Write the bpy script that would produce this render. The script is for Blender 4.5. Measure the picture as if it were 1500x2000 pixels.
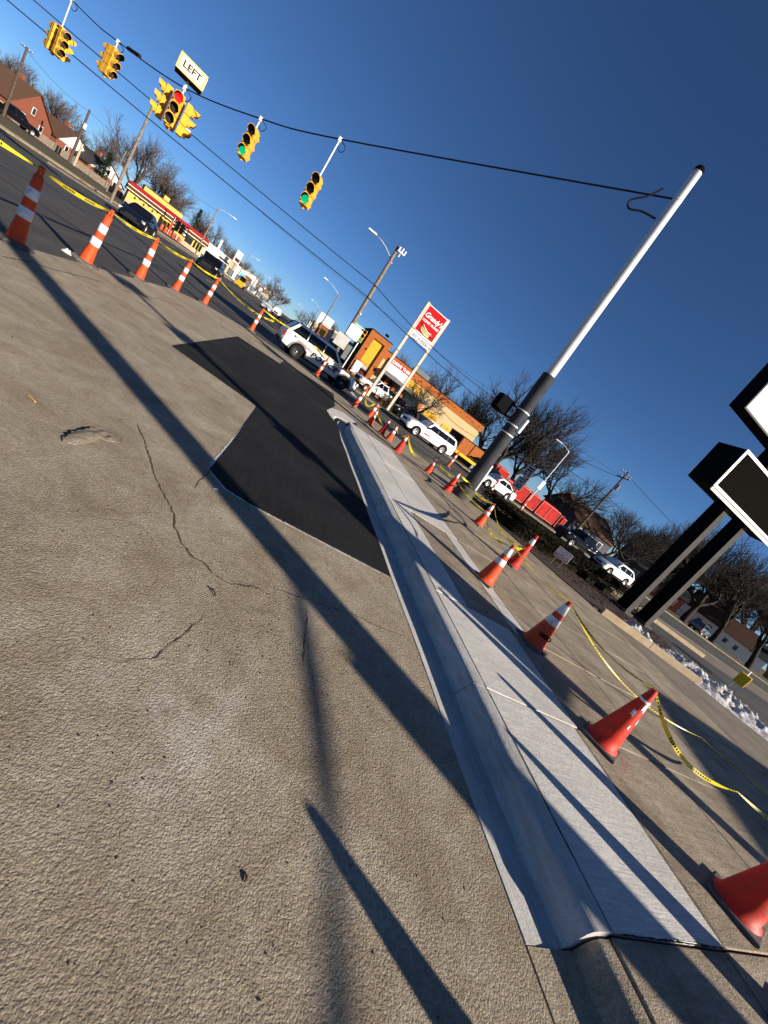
import bpy, bmesh, math, random
from mathutils import Vector, Matrix, noise
from math import sin, cos, tan, radians, pi, sqrt, atan2, hypot
random.seed(7)
for o in list(bpy.data.objects): bpy.data.objects.remove(o)
SC = bpy.context.scene
COL = SC.collection

# ---------------------------------------------------------------- camera, sky, sun, exposure
CAM_H = 1.57
HEAD, PITCH, ROLL = radians(23), radians(13.7), radians(36.5)   # heading right of the main street, looking down, tilted phone
cd = bpy.data.cameras.new('camera'); cam = bpy.data.objects.new('camera', cd); COL.objects.link(cam)
cd.sensor_fit = 'VERTICAL'; cd.sensor_height = 24.0; cd.sensor_width = 18.0
cd.lens = 800/2000*24.0
cd.clip_start = 0.05; cd.clip_end = 4000
_h = Vector((sin(HEAD), cos(HEAD), 0)); _r0 = Vector((cos(HEAD), -sin(HEAD), 0)); _z = Vector((0, 0, 1))
_f = _h*cos(PITCH) - _z*sin(PITCH); _u0 = _h*sin(PITCH) + _z*cos(PITCH)
_r = _r0*cos(ROLL) + _u0*sin(ROLL); _u = -_r0*sin(ROLL) + _u0*cos(ROLL)
cam.matrix_world = Matrix(((_r.x, _u.x, -_f.x, 0), (_r.y, _u.y, -_f.y, 0), (_r.z, _u.z, -_f.z, CAM_H), (0, 0, 0, 1)))
SC.camera = cam

SUN_EL = radians(19.0); SHADOW_AZ = radians(-42.5)              # shadows fall to this azimuth (from +Y toward +X)
sun_dir = Vector((-sin(SHADOW_AZ)*cos(SUN_EL), -cos(SHADOW_AZ)*cos(SUN_EL), sin(SUN_EL)))   # towards the sun
W = bpy.data.worlds.new('World'); SC.world = W; W.use_nodes = True
wn = W.node_tree; wn.nodes.clear()
sky = wn.nodes.new('ShaderNodeTexSky'); sky.sky_type = 'NISHITA'; sky.sun_disc = False
sky.sun_elevation = SUN_EL; sky.sun_rotation = atan2(sun_dir.x, sun_dir.y)
sky.altitude = 3000; sky.air_density = 1.0; sky.dust_density = 0.3; sky.ozone_density = 7.0
bg = wn.nodes.new('ShaderNodeBackground'); bg.inputs['Strength'].default_value = 0.055
wo = wn.nodes.new('ShaderNodeOutputWorld')
wn.links.new(sky.outputs[0], bg.inputs[0]); wn.links.new(bg.outputs[0], wo.inputs[0])
sl = bpy.data.lights.new('sun', 'SUN'); sl.energy = 5.0; sl.angle = radians(0.53); sl.color = (1.0, 0.90, 0.77)
so = bpy.data.objects.new('sun', sl); COL.objects.link(so)
so.rotation_euler = sun_dir.to_track_quat('Z', 'Y').to_euler(); so.location = (20, -20, 40)
vs = SC.view_settings; vs.view_transform = 'Standard'; vs.look = 'None'; vs.gamma = 1.0; vs.use_curve_mapping = False
vs.exposure = 0.88

# ---------------------------------------------------------------- helpers
MATS = {}
def mat(name, c, rough=0.7, metal=0.0, var=0.0, vs_=4.0, bump=0.0, bs=40.0, spec=None, emit=None, coat=0.0, c2=None, coord='Object', detail=6):
    if name in MATS: return MATS[name]
    m = bpy.data.materials.new(name); m.use_nodes = True; n = m.node_tree.nodes; l = m.node_tree.links
    b = n['Principled BSDF']; b.inputs['Roughness'].default_value = rough; b.inputs['Metallic'].default_value = metal
    b.inputs['Base Color'].default_value = (*c, 1)
    b.inputs['Specular IOR Level'].default_value = spec if spec is not None else (.5 if rough < .45 or metal else .12)
    if coat: b.inputs['Coat Weight'].default_value = coat
    if emit: b.inputs['Emission Color'].default_value = (*emit[0], 1); b.inputs['Emission Strength'].default_value = emit[1]
    tc = n.new('ShaderNodeTexCoord')
    if var or c2:
        nz = n.new('ShaderNodeTexNoise'); nz.inputs['Scale'].default_value = vs_; nz.inputs['Detail'].default_value = detail
        l.new(tc.outputs[coord], nz.inputs['Vector'])
        cr = n.new('ShaderNodeValToRGB'); cr.color_ramp.elements[0].position = .3; cr.color_ramp.elements[1].position = .7
        a = [max(0, v*(1-var)) for v in c]; d = list(c2) if c2 else [min(1, v*(1+var)) for v in c]
        cr.color_ramp.elements[0].color = (*a, 1); cr.color_ramp.elements[1].color = (*d, 1)
        l.new(nz.outputs[0], cr.inputs[0]); l.new(cr.outputs[0], b.inputs['Base Color'])
    if bump:
        n2 = n.new('ShaderNodeTexNoise'); n2.inputs['Scale'].default_value = bs; n2.inputs['Detail'].default_value = 4
        l.new(tc.outputs[coord], n2.inputs['Vector'])
        bp = n.new('ShaderNodeBump'); bp.inputs['Strength'].default_value = bump; bp.inputs['Distance'].default_value = 0.02
        l.new(n2.outputs[0], bp.inputs['Height']); l.new(bp.outputs[0], b.inputs['Normal'])
    MATS[name] = m
    return m

class MB:
    def __init__(s): s.v = []; s.f = []
    def add(s, vs, fs):
        k = len(s.v); s.v += [tuple(p) for p in vs]; s.f += [tuple(i+k for i in q) for q in fs]; return s
    def box(s, x0, y0, z0, x1, y1, z1):
        return s.add([(x0,y0,z0),(x1,y0,z0),(x1,y1,z0),(x0,y1,z0),(x0,y0,z1),(x1,y0,z1),(x1,y1,z1),(x0,y1,z1)],
                     [(0,3,2,1),(4,5,6,7),(0,1,5,4),(1,2,6,5),(2,3,7,6),(3,0,4,7)])
    def obox(s, c, dx, dy, sx, sy, z0, z1):
        dx = Vector(dx).normalized()*sx/2; dy = Vector(dy).normalized()*sy/2; c = Vector(c)
        q = [c-dx-dy, c+dx-dy, c+dx+dy, c-dx+dy]
        return s.prism([(p.x, p.y) for p in q], z0, z1)
    def prism(s, pts, z0, z1):
        a = sum(pts[i][0]*pts[(i+1) % len(pts)][1]-pts[(i+1) % len(pts)][0]*pts[i][1] for i in range(len(pts)))
        if a < 0: pts = pts[::-1]
        n = len(pts); f0 = z0 if callable(z0) else (lambda x, y: z0); f1 = z1 if callable(z1) else (lambda x, y: z1)
        return s.add([(x, y, f0(x, y)) for x, y in pts]+[(x, y, f1(x, y)) for x, y in pts],
                     [tuple(range(n-1, -1, -1)), tuple(range(n, 2*n))]+[(i, (i+1) % n, n+(i+1) % n, n+i) for i in range(n)])
    def tube(s, path, r, n=8, caps=True, up=(0, 0, 1)):
        P = [Vector(p) for p in path]; m = len(P); R = r if isinstance(r, (list, tuple)) else [r]*m
        k = len(s.v); a0 = None
        for i, p in enumerate(P):
            t = (P[min(i+1, m-1)]-P[max(i-1, 0)])
            t = t.normalized() if t.length > 1e-9 else Vector((0, 0, 1))
            if a0 is None:
                u_ = Vector(up)
                if abs(t.dot(u_)) > .95: u_ = Vector((1, 0, 0))
                a0 = t.cross(u_).normalized()
            a = (a0-t*a0.dot(t)); a = a.normalized() if a.length > 1e-6 else t.orthogonal().normalized()
            a0 = a; b = t.cross(a)
            for j in range(n):
                w = 2*pi*j/n; s.v.append(tuple(p+(a*cos(w)+b*sin(w))*R[i]))
        for i in range(m-1):
            for j in range(n):
                s.f.append((k+i*n+j, k+i*n+(j+1) % n, k+(i+1)*n+(j+1) % n, k+(i+1)*n+j))
        if caps:
            s.f.append(tuple(k+j for j in range(n-1, -1, -1))); s.f.append(tuple(k+(m-1)*n+j for j in range(n)))
        return s
    def cyl(s, p0, p1, r0, r1=None, n=12): return s.tube([p0, p1], [r0, r0 if r1 is None else r1], n)
    def lathe(s, prof, n=16, ax='z', o=(0, 0, 0)):
        k = len(s.v); m = len(prof)
        for r, h in prof:
            for j in range(n):
                w = 2*pi*j/n; p = (r*cos(w), r*sin(w), h)
                if ax == 'y': p = (r*cos(w), h, r*sin(w))
                elif ax == 'x': p = (h, r*cos(w), r*sin(w))
                s.v.append((p[0]+o[0], p[1]+o[1], p[2]+o[2]))
        for i in range(m-1):
            for j in range(n):
                q = (k+i*n+j, k+i*n+(j+1) % n, k+(i+1)*n+(j+1) % n, k+(i+1)*n+j)
                s.f.append(q if ax != 'y' else q[::-1])
        return s
    def mesh(s, name, m=None, smooth=False):
        me = bpy.data.meshes.new(name); me.from_pydata(s.v, [], s.f); me.validate(); me.update()
        if m: me.materials.append(m)
        if smooth: me.polygons.foreach_set('use_smooth', [True]*len(me.polygons))
        return me
    def build(s, name, m, parent=None, smooth=False, bevel=0, loc=None, rz=0, autos=False):
        o = bpy.data.objects.new(name, s.mesh(name, m, smooth or autos)); COL.objects.link(o)
        if parent: o.parent = parent
        if loc: o.location = loc
        if rz: o.rotation_euler = (0, 0, rz)
        if bevel:
            b = o.modifiers.new('bevel', 'BEVEL'); b.width = bevel; b.segments = 2; b.limit_method = 'ANGLE'; b.angle_limit = radians(40)
        if autos:
            for p in o.data.polygons: p.use_smooth = True
            try: o.data.set_sharp_from_angle(angle=radians(35))
            except Exception: pass
        return o

def tag(o, label=None, cat=None, group=None, kind=None):
    if label: o['label'] = label
    if cat: o['category'] = cat
    if group: o['group'] = group
    if kind: o['kind'] = kind
    return o
def thing(name, label, cat, loc=(0, 0, 0), rz=0, group=None):
    o = bpy.data.objects.new(name, None); COL.objects.link(o); o.empty_display_size = .2
    o.location = loc; o.rotation_euler = (0, 0, rz)
    return tag(o, label, cat, group)
def dup(root, loc, rz=None, label=None, scale=None):
    def cp(o, par):
        c = o.copy(); COL.objects.link(c); c.parent = par
        for ch in [k for k in o.children]: cp(ch, c)
        return c
    r = cp(root, None); r.location = loc
    if rz is not None: r.rotation_euler = (0, 0, rz)
    if scale: r.scale = (scale, scale, scale) if not isinstance(scale, tuple) else scale
    if label: r['label'] = label
    return r
def text(name, s, size, m, parent, loc, rot=(pi/2, 0, 0), ext=.003, off=0.0, shear=0.0, sx=1.0, align='CENTER', space=1.0):
    cu = bpy.data.curves.new(name, 'FONT'); cu.body = s; cu.size = size; cu.extrude = ext; cu.offset = off; cu.shear = shear
    cu.align_x = align; cu.align_y = 'CENTER'; cu.space_character = space; cu.resolution_u = 3
    t = bpy.data.objects.new(name, cu); COL.objects.link(t)
    dg = bpy.context.evaluated_depsgraph_get(); me = bpy.data.meshes.new_from_object(t.evaluated_get(dg))
    bpy.data.objects.remove(t); bpy.data.curves.remove(cu)
    me.materials.clear(); me.materials.append(m); me.name = name
    o = bpy.data.objects.new(name, me); COL.objects.link(o); o.location = loc; o.rotation_euler = rot; o.scale = (sx, 1, 1)
    if parent: o.parent = parent
    return o
def gz(x, y=0):                                                     # the main street climbs a little to the west
    pts = [(-400, .62), (-45, .62), (-30, .6), (-18.5, .3), (-13, .25), (-5, 0), (400, 0)]
    for (a, za), (b, zb) in zip(pts, pts[1:]):
        if a <= x <= b: return za+(zb-za)*(x-a)/(b-a)
    return 0
def PX(az, y=None, d=None):                                         # bearing from the main street + depth -> ground point
    a = radians(az)
    return (y*tan(a), y) if y is not None else (d*sin(a), d*cos(a))

# ---------------------------------------------------------------- materials of the setting
def n_vec(nz, n, l, tc):
    q = n.new('ShaderNodeTexNoise'); q.inputs['Scale'].default_value = 26; q.inputs['Detail'].default_value = 4; l.new(tc.outputs['Object'], q.inputs['Vector']); return q.outputs['Color']
def ground_mat(name, c1, c2, c3=None, stain=None, peb=0, rough=.85, spec=.25, bump=.5, fine=120., coarse=1.2, pits=0., streak=None, patch=0.5, dist=.01, mid=.5):
    m = bpy.data.materials.new(name); m.use_nodes = True; n = m.node_tree.nodes; l = m.node_tree.links; b = n['Principled BSDF']
    b.inputs['Roughness'].default_value = rough; b.inputs['Specular IOR Level'].default_value = spec
    tc = n.new('ShaderNodeTexCoord')
    def nz(sc, det=5, rgh=.6, vec=None, dstn=0):
        q = n.new('ShaderNodeTexNoise'); q.inputs['Scale'].default_value = sc; q.inputs['Detail'].default_value = det; q.inputs['Roughness'].default_value = rgh
        q.inputs['Distortion'].default_value = dstn
        l.new(vec or tc.outputs['Object'], q.inputs['Vector']); return q.outputs[0]
    def ramp(src, p0, p1, a, d):
        q = n.new('ShaderNodeValToRGB'); q.color_ramp.elements[0].position = p0; q.color_ramp.elements[1].position = p1
        q.color_ramp.elements[0].color = (*a, 1); q.color_ramp.elements[1].color = (*d, 1); l.new(src, q.inputs[0]); return q.outputs[0]
    def mix(a, d, fac, mode='MIX'):
        q = n.new('ShaderNodeMix'); q.data_type = 'RGBA'; q.blend_type = mode
        if isinstance(fac, float): q.inputs[0].default_value = fac
        else: l.new(fac, q.inputs[0])
        for s_, i in ((a, 6), (d, 7)):
            if isinstance(s_, tuple): q.inputs[i].default_value = (*s_, 1)
            else: l.new(s_, q.inputs[i])
        return q.outputs[2]
    col = ramp(nz(coarse, 6, .62), .32, .68, c1, c2)
    if c3: col = mix(col, c3, ramp(nz(coarse*.45, 5, .7, dstn=.8), .56, .72, (0, 0, 0), (patch,)*3))
    if stain:                                                       # one pale mineral bloom with a ragged outline
        cx, cy, rad, sc_ = stain
        dv = n.new('ShaderNodeVectorMath'); dv.operation = 'DISTANCE'; l.new(tc.outputs['Object'], dv.inputs[0]); dv.inputs[1].default_value = (cx, cy, 0)
        mr = n.new('ShaderNodeMapRange'); l.new(dv.outputs['Value'], mr.inputs[0]); mr.inputs[1].default_value = rad*.1; mr.inputs[2].default_value = rad; mr.inputs[3].default_value = .62; mr.inputs[4].default_value = .0
        mm = n.new('ShaderNodeMath'); mm.operation = 'MULTIPLY'; l.new(mr.outputs[0], mm.inputs[0]); l.new(ramp(nz(3.2, 8, .7, dstn=.6), .38, .66, (0, 0, 0), (1, 1, 1)), mm.inputs[1])
        col = mix(col, sc_, mm.outputs[0])
    grain = nz(fine, 3, .7)
    col = mix(col, ramp(grain, .25, .75, (.55, .55, .55), (1.35, 1.32, 1.28)), .75, 'MULTIPLY')
    vec = None
    if streak:
        mp = n.new('ShaderNodeMapping'); mp.inputs['Scale'].default_value = streak; l.new(tc.outputs['Object'], mp.inputs[0])
        st = nz(1.0, 5, .65, vec=mp.outputs[0]); col = mix(col, ramp(st, .3, .7, (.72, .72, .72), (1.22, 1.22, 1.22)), .8, 'MULTIPLY')
    h = n.new('ShaderNodeMath'); h.operation = 'MULTIPLY_ADD'; l.new(nz(fine*.42, 4, .6), h.inputs[0]); h.inputs[1].default_value = 1-mid
    h2 = n.new('ShaderNodeMath'); h2.operation = 'MULTIPLY'; l.new(nz(fine*.13, 4, .55), h2.inputs[0]); h2.inputs[1].default_value = mid*2.2
    l.new(h2.outputs[0], h.inputs[2]); hh = h.outputs[0]
    if streak:
        h3 = n.new('ShaderNodeMath'); h3.operation = 'MULTIPLY_ADD'; l.new(st, h3.inputs[0]); h3.inputs[1].default_value = .9; l.new(hh, h3.inputs[2]); hh = h3.outputs[0]
    if peb:                                                         # exposed sand and pea gravel
        vp = n.new('ShaderNodeTexVoronoi'); vp.inputs['Scale'].default_value = peb; vp.inputs['Randomness'].default_value = 1.0
        wv = n.new('ShaderNodeVectorMath'); wv.operation = 'MULTIPLY_ADD'; l.new(n_vec(nz, n, l, tc), wv.inputs[0]); wv.inputs[1].default_value = (.02, .02, .02); l.new(tc.outputs['Object'], wv.inputs[2]); l.new(wv.outputs[0], vp.inputs['Vector'])
        h5 = n.new('ShaderNodeMath'); h5.operation = 'MULTIPLY_ADD'; l.new(vp.outputs['Distance'], h5.inputs[0]); h5.inputs[1].default_value = -.55; l.new(hh, h5.inputs[2]); hh = h5.outputs[0]
        sx_ = n.new('ShaderNodeSeparateColor'); l.new(vp.outputs['Color'], sx_.inputs[0])
        col = mix(col, ramp(sx_.outputs[0], .05, .95, (.74, .72, .70), (1.24, 1.24, 1.22)), .7, 'MULTIPLY')
        col = mix(col, ramp(nz(2.6, 6, .72, dstn=1.0), .34, .62, (.70, .64, .56), (1.08, 1.08, 1.08)), .75, 'MULTIPLY')
    if pits:
        vo = n.new('ShaderNodeTexVoronoi'); vo.inputs['Scale'].default_value = 16; l.new(tc.outputs['Object'], vo.inputs['Vector'])
        sel = nz(2.3, 3, .6)
        pm = n.new('ShaderNodeMath'); pm.operation = 'LESS_THAN'; l.new(vo.outputs['Distance'], pm.inputs[0])
        th = n.new('ShaderNodeMapRange'); l.new(sel, th.inputs[0]); th.inputs[1].default_value = .5; th.inputs[2].default_value = .75; th.inputs[3].default_value = 0.0; th.inputs[4].default_value = pits
        l.new(th.outputs[0], pm.inputs[1])
        col = mix(col, (.05, .045, .04), pm.outputs[0])
        h4 = n.new('ShaderNodeMath'); h4.operation = 'MULTIPLY_ADD'; l.new(pm.outputs[0], h4.inputs[0]); h4.inputs[1].default_value = -.6; l.new(hh, h4.inputs[2]); hh = h4.outputs[0]
    l.new(col, b.inputs['Base Color'])
    bp = n.new('ShaderNodeBump'); bp.inputs['Strength'].default_value = bump; bp.inputs['Distance'].default_value = dist
    l.new(hh, bp.inputs['Height']); l.new(bp.outputs[0], b.inputs['Normal'])
    MATS[name] = m; return m
M_LOT = ground_mat('lot_concrete', (.30, .248, .18), (.44, .38, .295), (.36, .315, .255), stain=(.36, 1.32, .62, (.60, .58, .55)), peb=95., fine=420., bump=1.0, coarse=.9, pits=.15, patch=.5, dist=.011, mid=.14)
M_OLD = ground_mat('old_walk_concrete', (.255, .21, .155), (.385, .33, .25), (.22, .18, .14), peb=120., fine=300., bump=.5, coarse=1.3, pits=.1, streak=(3, 26, 3), dist=.008)
M_NEW = ground_mat('new_broomed_concrete', (.50, .48, .44), (.64, .62, .575), (.44, .39, .32), fine=160., bump=.5, coarse=1.1, streak=(5, 90, 5), dist=.006, patch=.4)
M_CURB = ground_mat('new_curb_concrete', (.40, .39, .37), (.52, .51, .48), (.31, .29, .27), fine=160., bump=.5, coarse=2.2, streak=(60, 4, 8), dist=.006)
M_PATCH = ground_mat('fresh_asphalt_patch', (.013, .013, .0135), (.023, .023, .0235), (.062, .061, .06), spec=.12, fine=260., bump=.4, coarse=1.0, streak=(26, 1.6, 1), dist=.005, patch=.6, rough=.9)
M_ROAD = ground_mat('road_asphalt', (.050, .047, .044), (.078, .074, .068), (.062, .055, .047), fine=60., bump=.3, coarse=.35, streak=(2.6, .12, 1), dist=.01)
M_XROAD = ground_mat('cross_road_asphalt', (.055, .051, .047), (.085, .08, .073), (.06, .054, .048), fine=60., bump=.3, coarse=.35, streak=(.12, 2.6, 1), dist=.01)
M_GRASS = ground_mat('winter_grass', (.075, .062, .026), (.14, .115, .055), (.06, .065, .022), fine=22., bump=.8, coarse=.6, dist=.06)
M_MULCH = ground_mat('dark_mulch', (.030, .020, .017), (.085, .06, .052), (.022, .017, .015), fine=45., bump=1.0, coarse=6., dist=.03)
M_DRIVE = ground_mat('worn_drive_concrete', (.15, .125, .095), (.235, .20, .155), (.11, .095, .075), fine=110., bump=.5, coarse=1.0, streak=(3, 20, 3), dist=.01, pits=.08)
M_TANCURB = ground_mat('tan_curb_concrete', (.36, .27, .17), (.48, .38, .26), (.27, .20, .13), fine=90., bump=.6, coarse=3., dist=.01)

# ================================================================ THE SETTING
def sheet(name, m, xs, ys, zf, parent=None, dz=0.0):
    b = MB(); n = len(ys)
    for x in xs:
        for y in ys: b.v.append((x, y, zf(x, y)+dz))
    for i in range(len(xs)-1):
        for j in range(n-1):
            b.f.append((i*n+j, (i+1)*n+j, (i+1)*n+j+1, i*n+j+1))
    o = b.build(name, m, parent)
    if not parent: o['kind'] = 'structure'
    return o
GX = [-1500, -400, -45, -30, -18.5, -13, -5, 0, 30, 400, 1500]
sheet('ground', M_GRASS, GX, [-600, -60, 0, 60, 300, 1500], lambda x, y: gz(max(-399, min(399, x))), dz=-.07)
sheet('main_road', M_ROAD, [-18.5, -13, -5, -2], [-80, 0, 20, 36, 120, 700], gz, dz=-.012)
sheet('cross_road', M_XROAD, [-3, 40, 160, 500], [18.9, 27.5, 35.2], lambda x, y: -.018)
sheet('west_cross_road', M_XROAD, [-400, -45, -30, -18.3], [20, 34], gz, dz=-.02)
def lay(name, m, pts, z0, z1, parent=None, bevel=0):
    o = MB().prism(pts, z0, z1).build(name, m, parent, bevel=bevel)
    if not parent: o['kind'] = 'structure'
    return o
EDGE = [(-4.1, 17.4), (-3.6, 19.6), (-2.0, 21.8), (.6, 22.4), (2.5, 21.3)]
lot = lay('concrete_lot', M_LOT, [(-4.1, -30), (2.095, -30), (2.095, 12.3), (1.95, 13.0), (2.5, 15.5), (2.9, 19.8)]+EDGE[::-1], -.08, 0.0)
lay('asphalt_patch', M_PATCH, [(-1.60, 8.25), (-1.54, 16.4), (.1, 16.9), (.2, 18.9), (2.75, 19.6), (2.45, 15.5), (1.93, 12.75), (2.2, 12.0), (2.085, 9.5),
    (2.085, 3.69), (.43, 3.68), (.18, 3.74), (-.03, 3.97), (.02, 5.0), (.09, 7.72), (-.7, 7.97)], -.05, .010)
lay('corner_apron', M_OLD, [(1.97, 13.0), (2.5, 15.5), (2.9, 19.8), (2.5, 21.3), (4.3, 20.4), (6.4, 20.0), (9, 20.3), (60, 20.5), (60, 18.6), (9.6, 18.2), (9.4, 13.0), (4.2, 13.4), (2.9, 12.75)], -.08, .006)
# painted lane lines
def strip(name, m, a, b_, w, z, parent):
    a, b_ = Vector((*a, 0)), Vector((*b_, 0)); t = (b_-a).normalized(); s = Vector((-t.y, t.x, 0))*w/2
    q = [a-s, b_-s, b_+s, a+s]
    return MB().add([(p.x, p.y, (gz(p.x) if z is None else z)) for p in q], [(0, 1, 2, 3)]).build(name, m, parent)
M_YLINE = mat('worn_yellow_paint', (.42, .28, .05), .8, var=.35, vs_=6)
M_WLINE = mat('worn_white_paint', (.5, .49, .46), .8, var=.35, vs_=6)
road = bpy.data.objects['main_road']; xroad = bpy.data.objects['cross_road']
for x in (-10.9, -11.2): strip('lane_line', M_YLINE, (x, 38), (x, 500), .11, gz(x)-.006, road)
for k in range(26): strip('lane_dash', M_WLINE, (-7.8, 40+k*12), (-7.8, 43.2+k*12), .11, gz(-7.8)-.006, road)
for k in range(26): strip('lane_dash', M_WLINE, (-14.6, 40+k*12), (-14.6, 43.2+k*12), .11, gz(-14.6)-.006, road)
for y in (27.4, 27.7): strip('lane_line', M_YLINE, (6, y), (400, y), .11, -.012, xroad)
for k in range(22):
    strip('lane_dash', M_WLINE, (9+k*12, 31.2), (12.2+k*12, 31.2), .11, -.012, xroad)
    strip('lane_dash', M_WLINE, (9+k*12, 24.1), (12.2+k*12, 24.1), .11, -.012, xroad)
strip('stop_line', M_WLINE, (5.2, 27.9), (5.2, 35.0), .45, -.012, xroad)
M_TAR = mat('tar_seal', (.012, .012, .012), .6)
for a, b_ in (((-6.2, 6.5), (-6.0, 60)), ((-9.4, 9), (-9.5, 70)), ((-8.6, 14.5), (-4.6, 16.6)), ((-13.5, 20), (-4.8, 23)), ((-7.0, 24), (-6.8, 90))):
    strip('tar_seam', M_TAR, a, b_, .06, None, road)
for o in road.children:
    if o.name.startswith('tar_seam'): o.location.z = -.007
strip('tar_seam', M_TAR, (-2, 29.5), (60, 29.7), .05, -.0125, xroad); strip('tar_seam', M_TAR, (-2, 22.6), (60, 22.9), .05, -.0125, xroad)
# far kerbs and verges
def kerb(name, pts, w, h, m, zf):
    b = MB()
    for (x0, y0), (x1, y1) in zip(pts, pts[1:]):
        t = Vector((x1-x0, y1-y0, 0)).normalized(); s = Vector((-t.y, t.x, 0))*w/2
        q = [(x0-s.x, y0-s.y), (x1-s.x, y1-s.y), (x1+s.x, y1+s.y), (x0+s.x, y0+s.y)]
        b.prism(q, lambda x, y: zf(x)-.1, lambda x, y: zf(x)+h)
    o = b.build(name, m, None, bevel=.02); o['kind'] = 'structure'; return o
kerb('kerb', [(-18.6, 38.5), (-18.6, 700)], .25, .12, M_DRIVE, gz)
kerb('kerb', [(-18.6, -60), (-18.6, 18)], .25, .12, M_DRIVE, gz)
kerb('kerb', [(1.0, 39.0), (3.2, 36.2), (6.0, 35.4), (400, 35.4)], .25, .13, M_DRIVE, lambda x: 0)
kerb('kerb', [(-3.2, 700), (-3.2, 44), (-1.6, 41), (1.0, 39.0)], .25, .13, M_DRIVE, lambda x: 0)
lay('verge', M_GRASS, [(6, 35.55), (400, 35.55), (400, 38.2), (9, 38.2)], -.05, .11)
lay('restaurant_lot', M_ROAD, [(-3, 39), (1.2, 39.2), (6, 37.2), (9, 38.2), (48, 38.2), (48, 75), (-3, 75)], -.05, .05)
lay('pavement', M_OLD, [(-23.5, 38), (-22.0, 38), (-22.0, 300), (-23.5, 300)], .2, .47)
lay('pavement', M_OLD, [(-2.4, 75.3), (-2.4, 300), (.6, 300), (.6, 75.3)], -.05, .09)
lay('far_lot', M_ROAD, [(-24, 86), (-24, 300), (-60, 300), (-60, 92)], .3, .60)

# the new kerb and gutter, the old kerb, the walk
def kerb_loft(name, m, path, prof, hs):
    b = MB(); P = [Vector((x, y, 0)) for x, y in path]; n = len(prof)
    for i, p in enumerate(P):
        t = (P[min(i+1, len(P)-1)]-P[max(i-1, 0)]).normalized(); s = Vector((t.y, -t.x, 0))
        for u, z in prof:
            q = p+s*u; b.v.append((q.x, q.y, z*hs[i] if z > .02 else z))
    for i in range(len(P)-1):
        for j in range(n): b.f.append((i*n+j, i*n+(j+1) % n, (i+1)*n+(j+1) % n, (i+1)*n+j))
    b.f.append(tuple(range(n-1, -1, -1))); b.f.append(tuple((len(P)-1)*n+j for j in range(n)))
    o = b.build(name, m, None, autos=True); o['kind'] = 'structure'
    return o
PROF = [(-.275, .004), (-.04, -.028), (.005, -.02), (.03, .05), (.05, .115), (.075, .140), (.115, .149), (.21, .151), (.21, -.1), (-.275, -.1)]
def ylist(a, b_, st):
    n = max(1, int((b_-a)/st)); return [a+(b_-a)*i/n for i in range(n+1)]
for a, b_ in ((.735, 2.23), (2.236, 6.4), (6.406, 10.6)):
    kerb_loft('kerb', M_CURB, [(2.375+.006*sin(y*3.1), y) for y in ylist(a, b_, .3)], PROF, [1]*len(ylist(a, b_, .3)))
nose = [(2.375, 10.61), (2.39, 11.2), (2.44, 11.7), (2.52, 12.15), (2.66, 12.55), (2.9, 12.9), (3.25, 13.15), (3.7, 13.28)]
kerb_loft('kerb', M_CURB, nose, PROF, [1, 1, 1, .95, .8, .55, .3, .12])
lay('kerb_nose_apron', M_NEW, [(2.08, 11.8), (2.12, 12.5), (2.3, 12.95), (2.7, 13.35), (3.6, 13.6), (3.55, 14.6), (2.75, 15.1), (2.2, 14.2), (1.9, 12.9), (1.97, 12.2)], -.05, .016)
PROF_OLD = [(-.29, .0), (-.04, -.008), (.03, .0), (.05, .06), (.085, .105), (.12, .118), (.185, .120), (.185, -.1), (-.29, -.1)]
kerb_loft('kerb', M_OLD, [(2.40, y) for y in ylist(-9, .725, .5)], PROF_OLD, [1]*len(ylist(-9, .725, .5)))
M_SUB = mat('joint_dirt', (.03, .026, .022), .95, var=.4, vs_=30)
walk = lay('sidewalk', M_SUB, [(2.59, -9), (2.59, 12.6), (10.4, 12.6), (10.4, -9)], -.05, .108)
def slab(x0, y0, x1, y1, m, z=.148, g=.007):
    dz = random.uniform(-.003, .003)
    o = MB().box(x0+g, y0+g, .10, x1-g, y1-g, z+dz).build('slab', m, walk, bevel=.007); return o
for q in ((2.6, .74, 3.75, 2.24), (2.6, 2.24, 3.82, 3.62), (2.6, 3.62, 3.1, 6.4), (3.92, 3.62, 4.23, 6.4), (2.6, 6.4, 3.22, 9.5), (2.6, 9.5, 3.22, 12.6), (3.22, 6.4, 4.26, 9.5), (3.22, 9.5, 4.26, 12.6)):
    slab(*q, M_NEW)
slab(3.1, 3.62, 3.92, 6.4, M_OLD, .146)
for k in range(6): slab(2.6, .74-1.55*(k+1), 3.75, .74-1.55*k, M_OLD, .13)
yj = [-8.56, -7.0, -5.46, -3.9, -2.36, -.8, .74, 2.24, 3.62, 5.0, 6.4, 7.9, 9.5, 11.0, 12.6]
for a, b_ in zip(yj, yj[1:]):
    x0 = 3.75 if a < 2.2 else 3.82 if a < 3.6 else 4.23 if a < 6.3 else 4.26
    xs = [x0, 5.35, 6.95, 8.65, 10.4]
    for p, q in zip(xs, xs[1:]): slab(p, a, q, b_, M_OLD, .142)
MB().prism([(2.9, 12.6), (10.4, 12.6), (10.2, 14.8), (3.3, 14.8)], -.06, lambda x, y: .142 if y < 13 else .012).build('ramp', M_OLD, walk)
lay('side_drive', M_DRIVE, [(10.41, -30), (10.41, 12.6), (9.5, 14.0), (10, 18.1), (60, 18.4), (120, 18.4), (120, -30)], -.06, .112)
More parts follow.
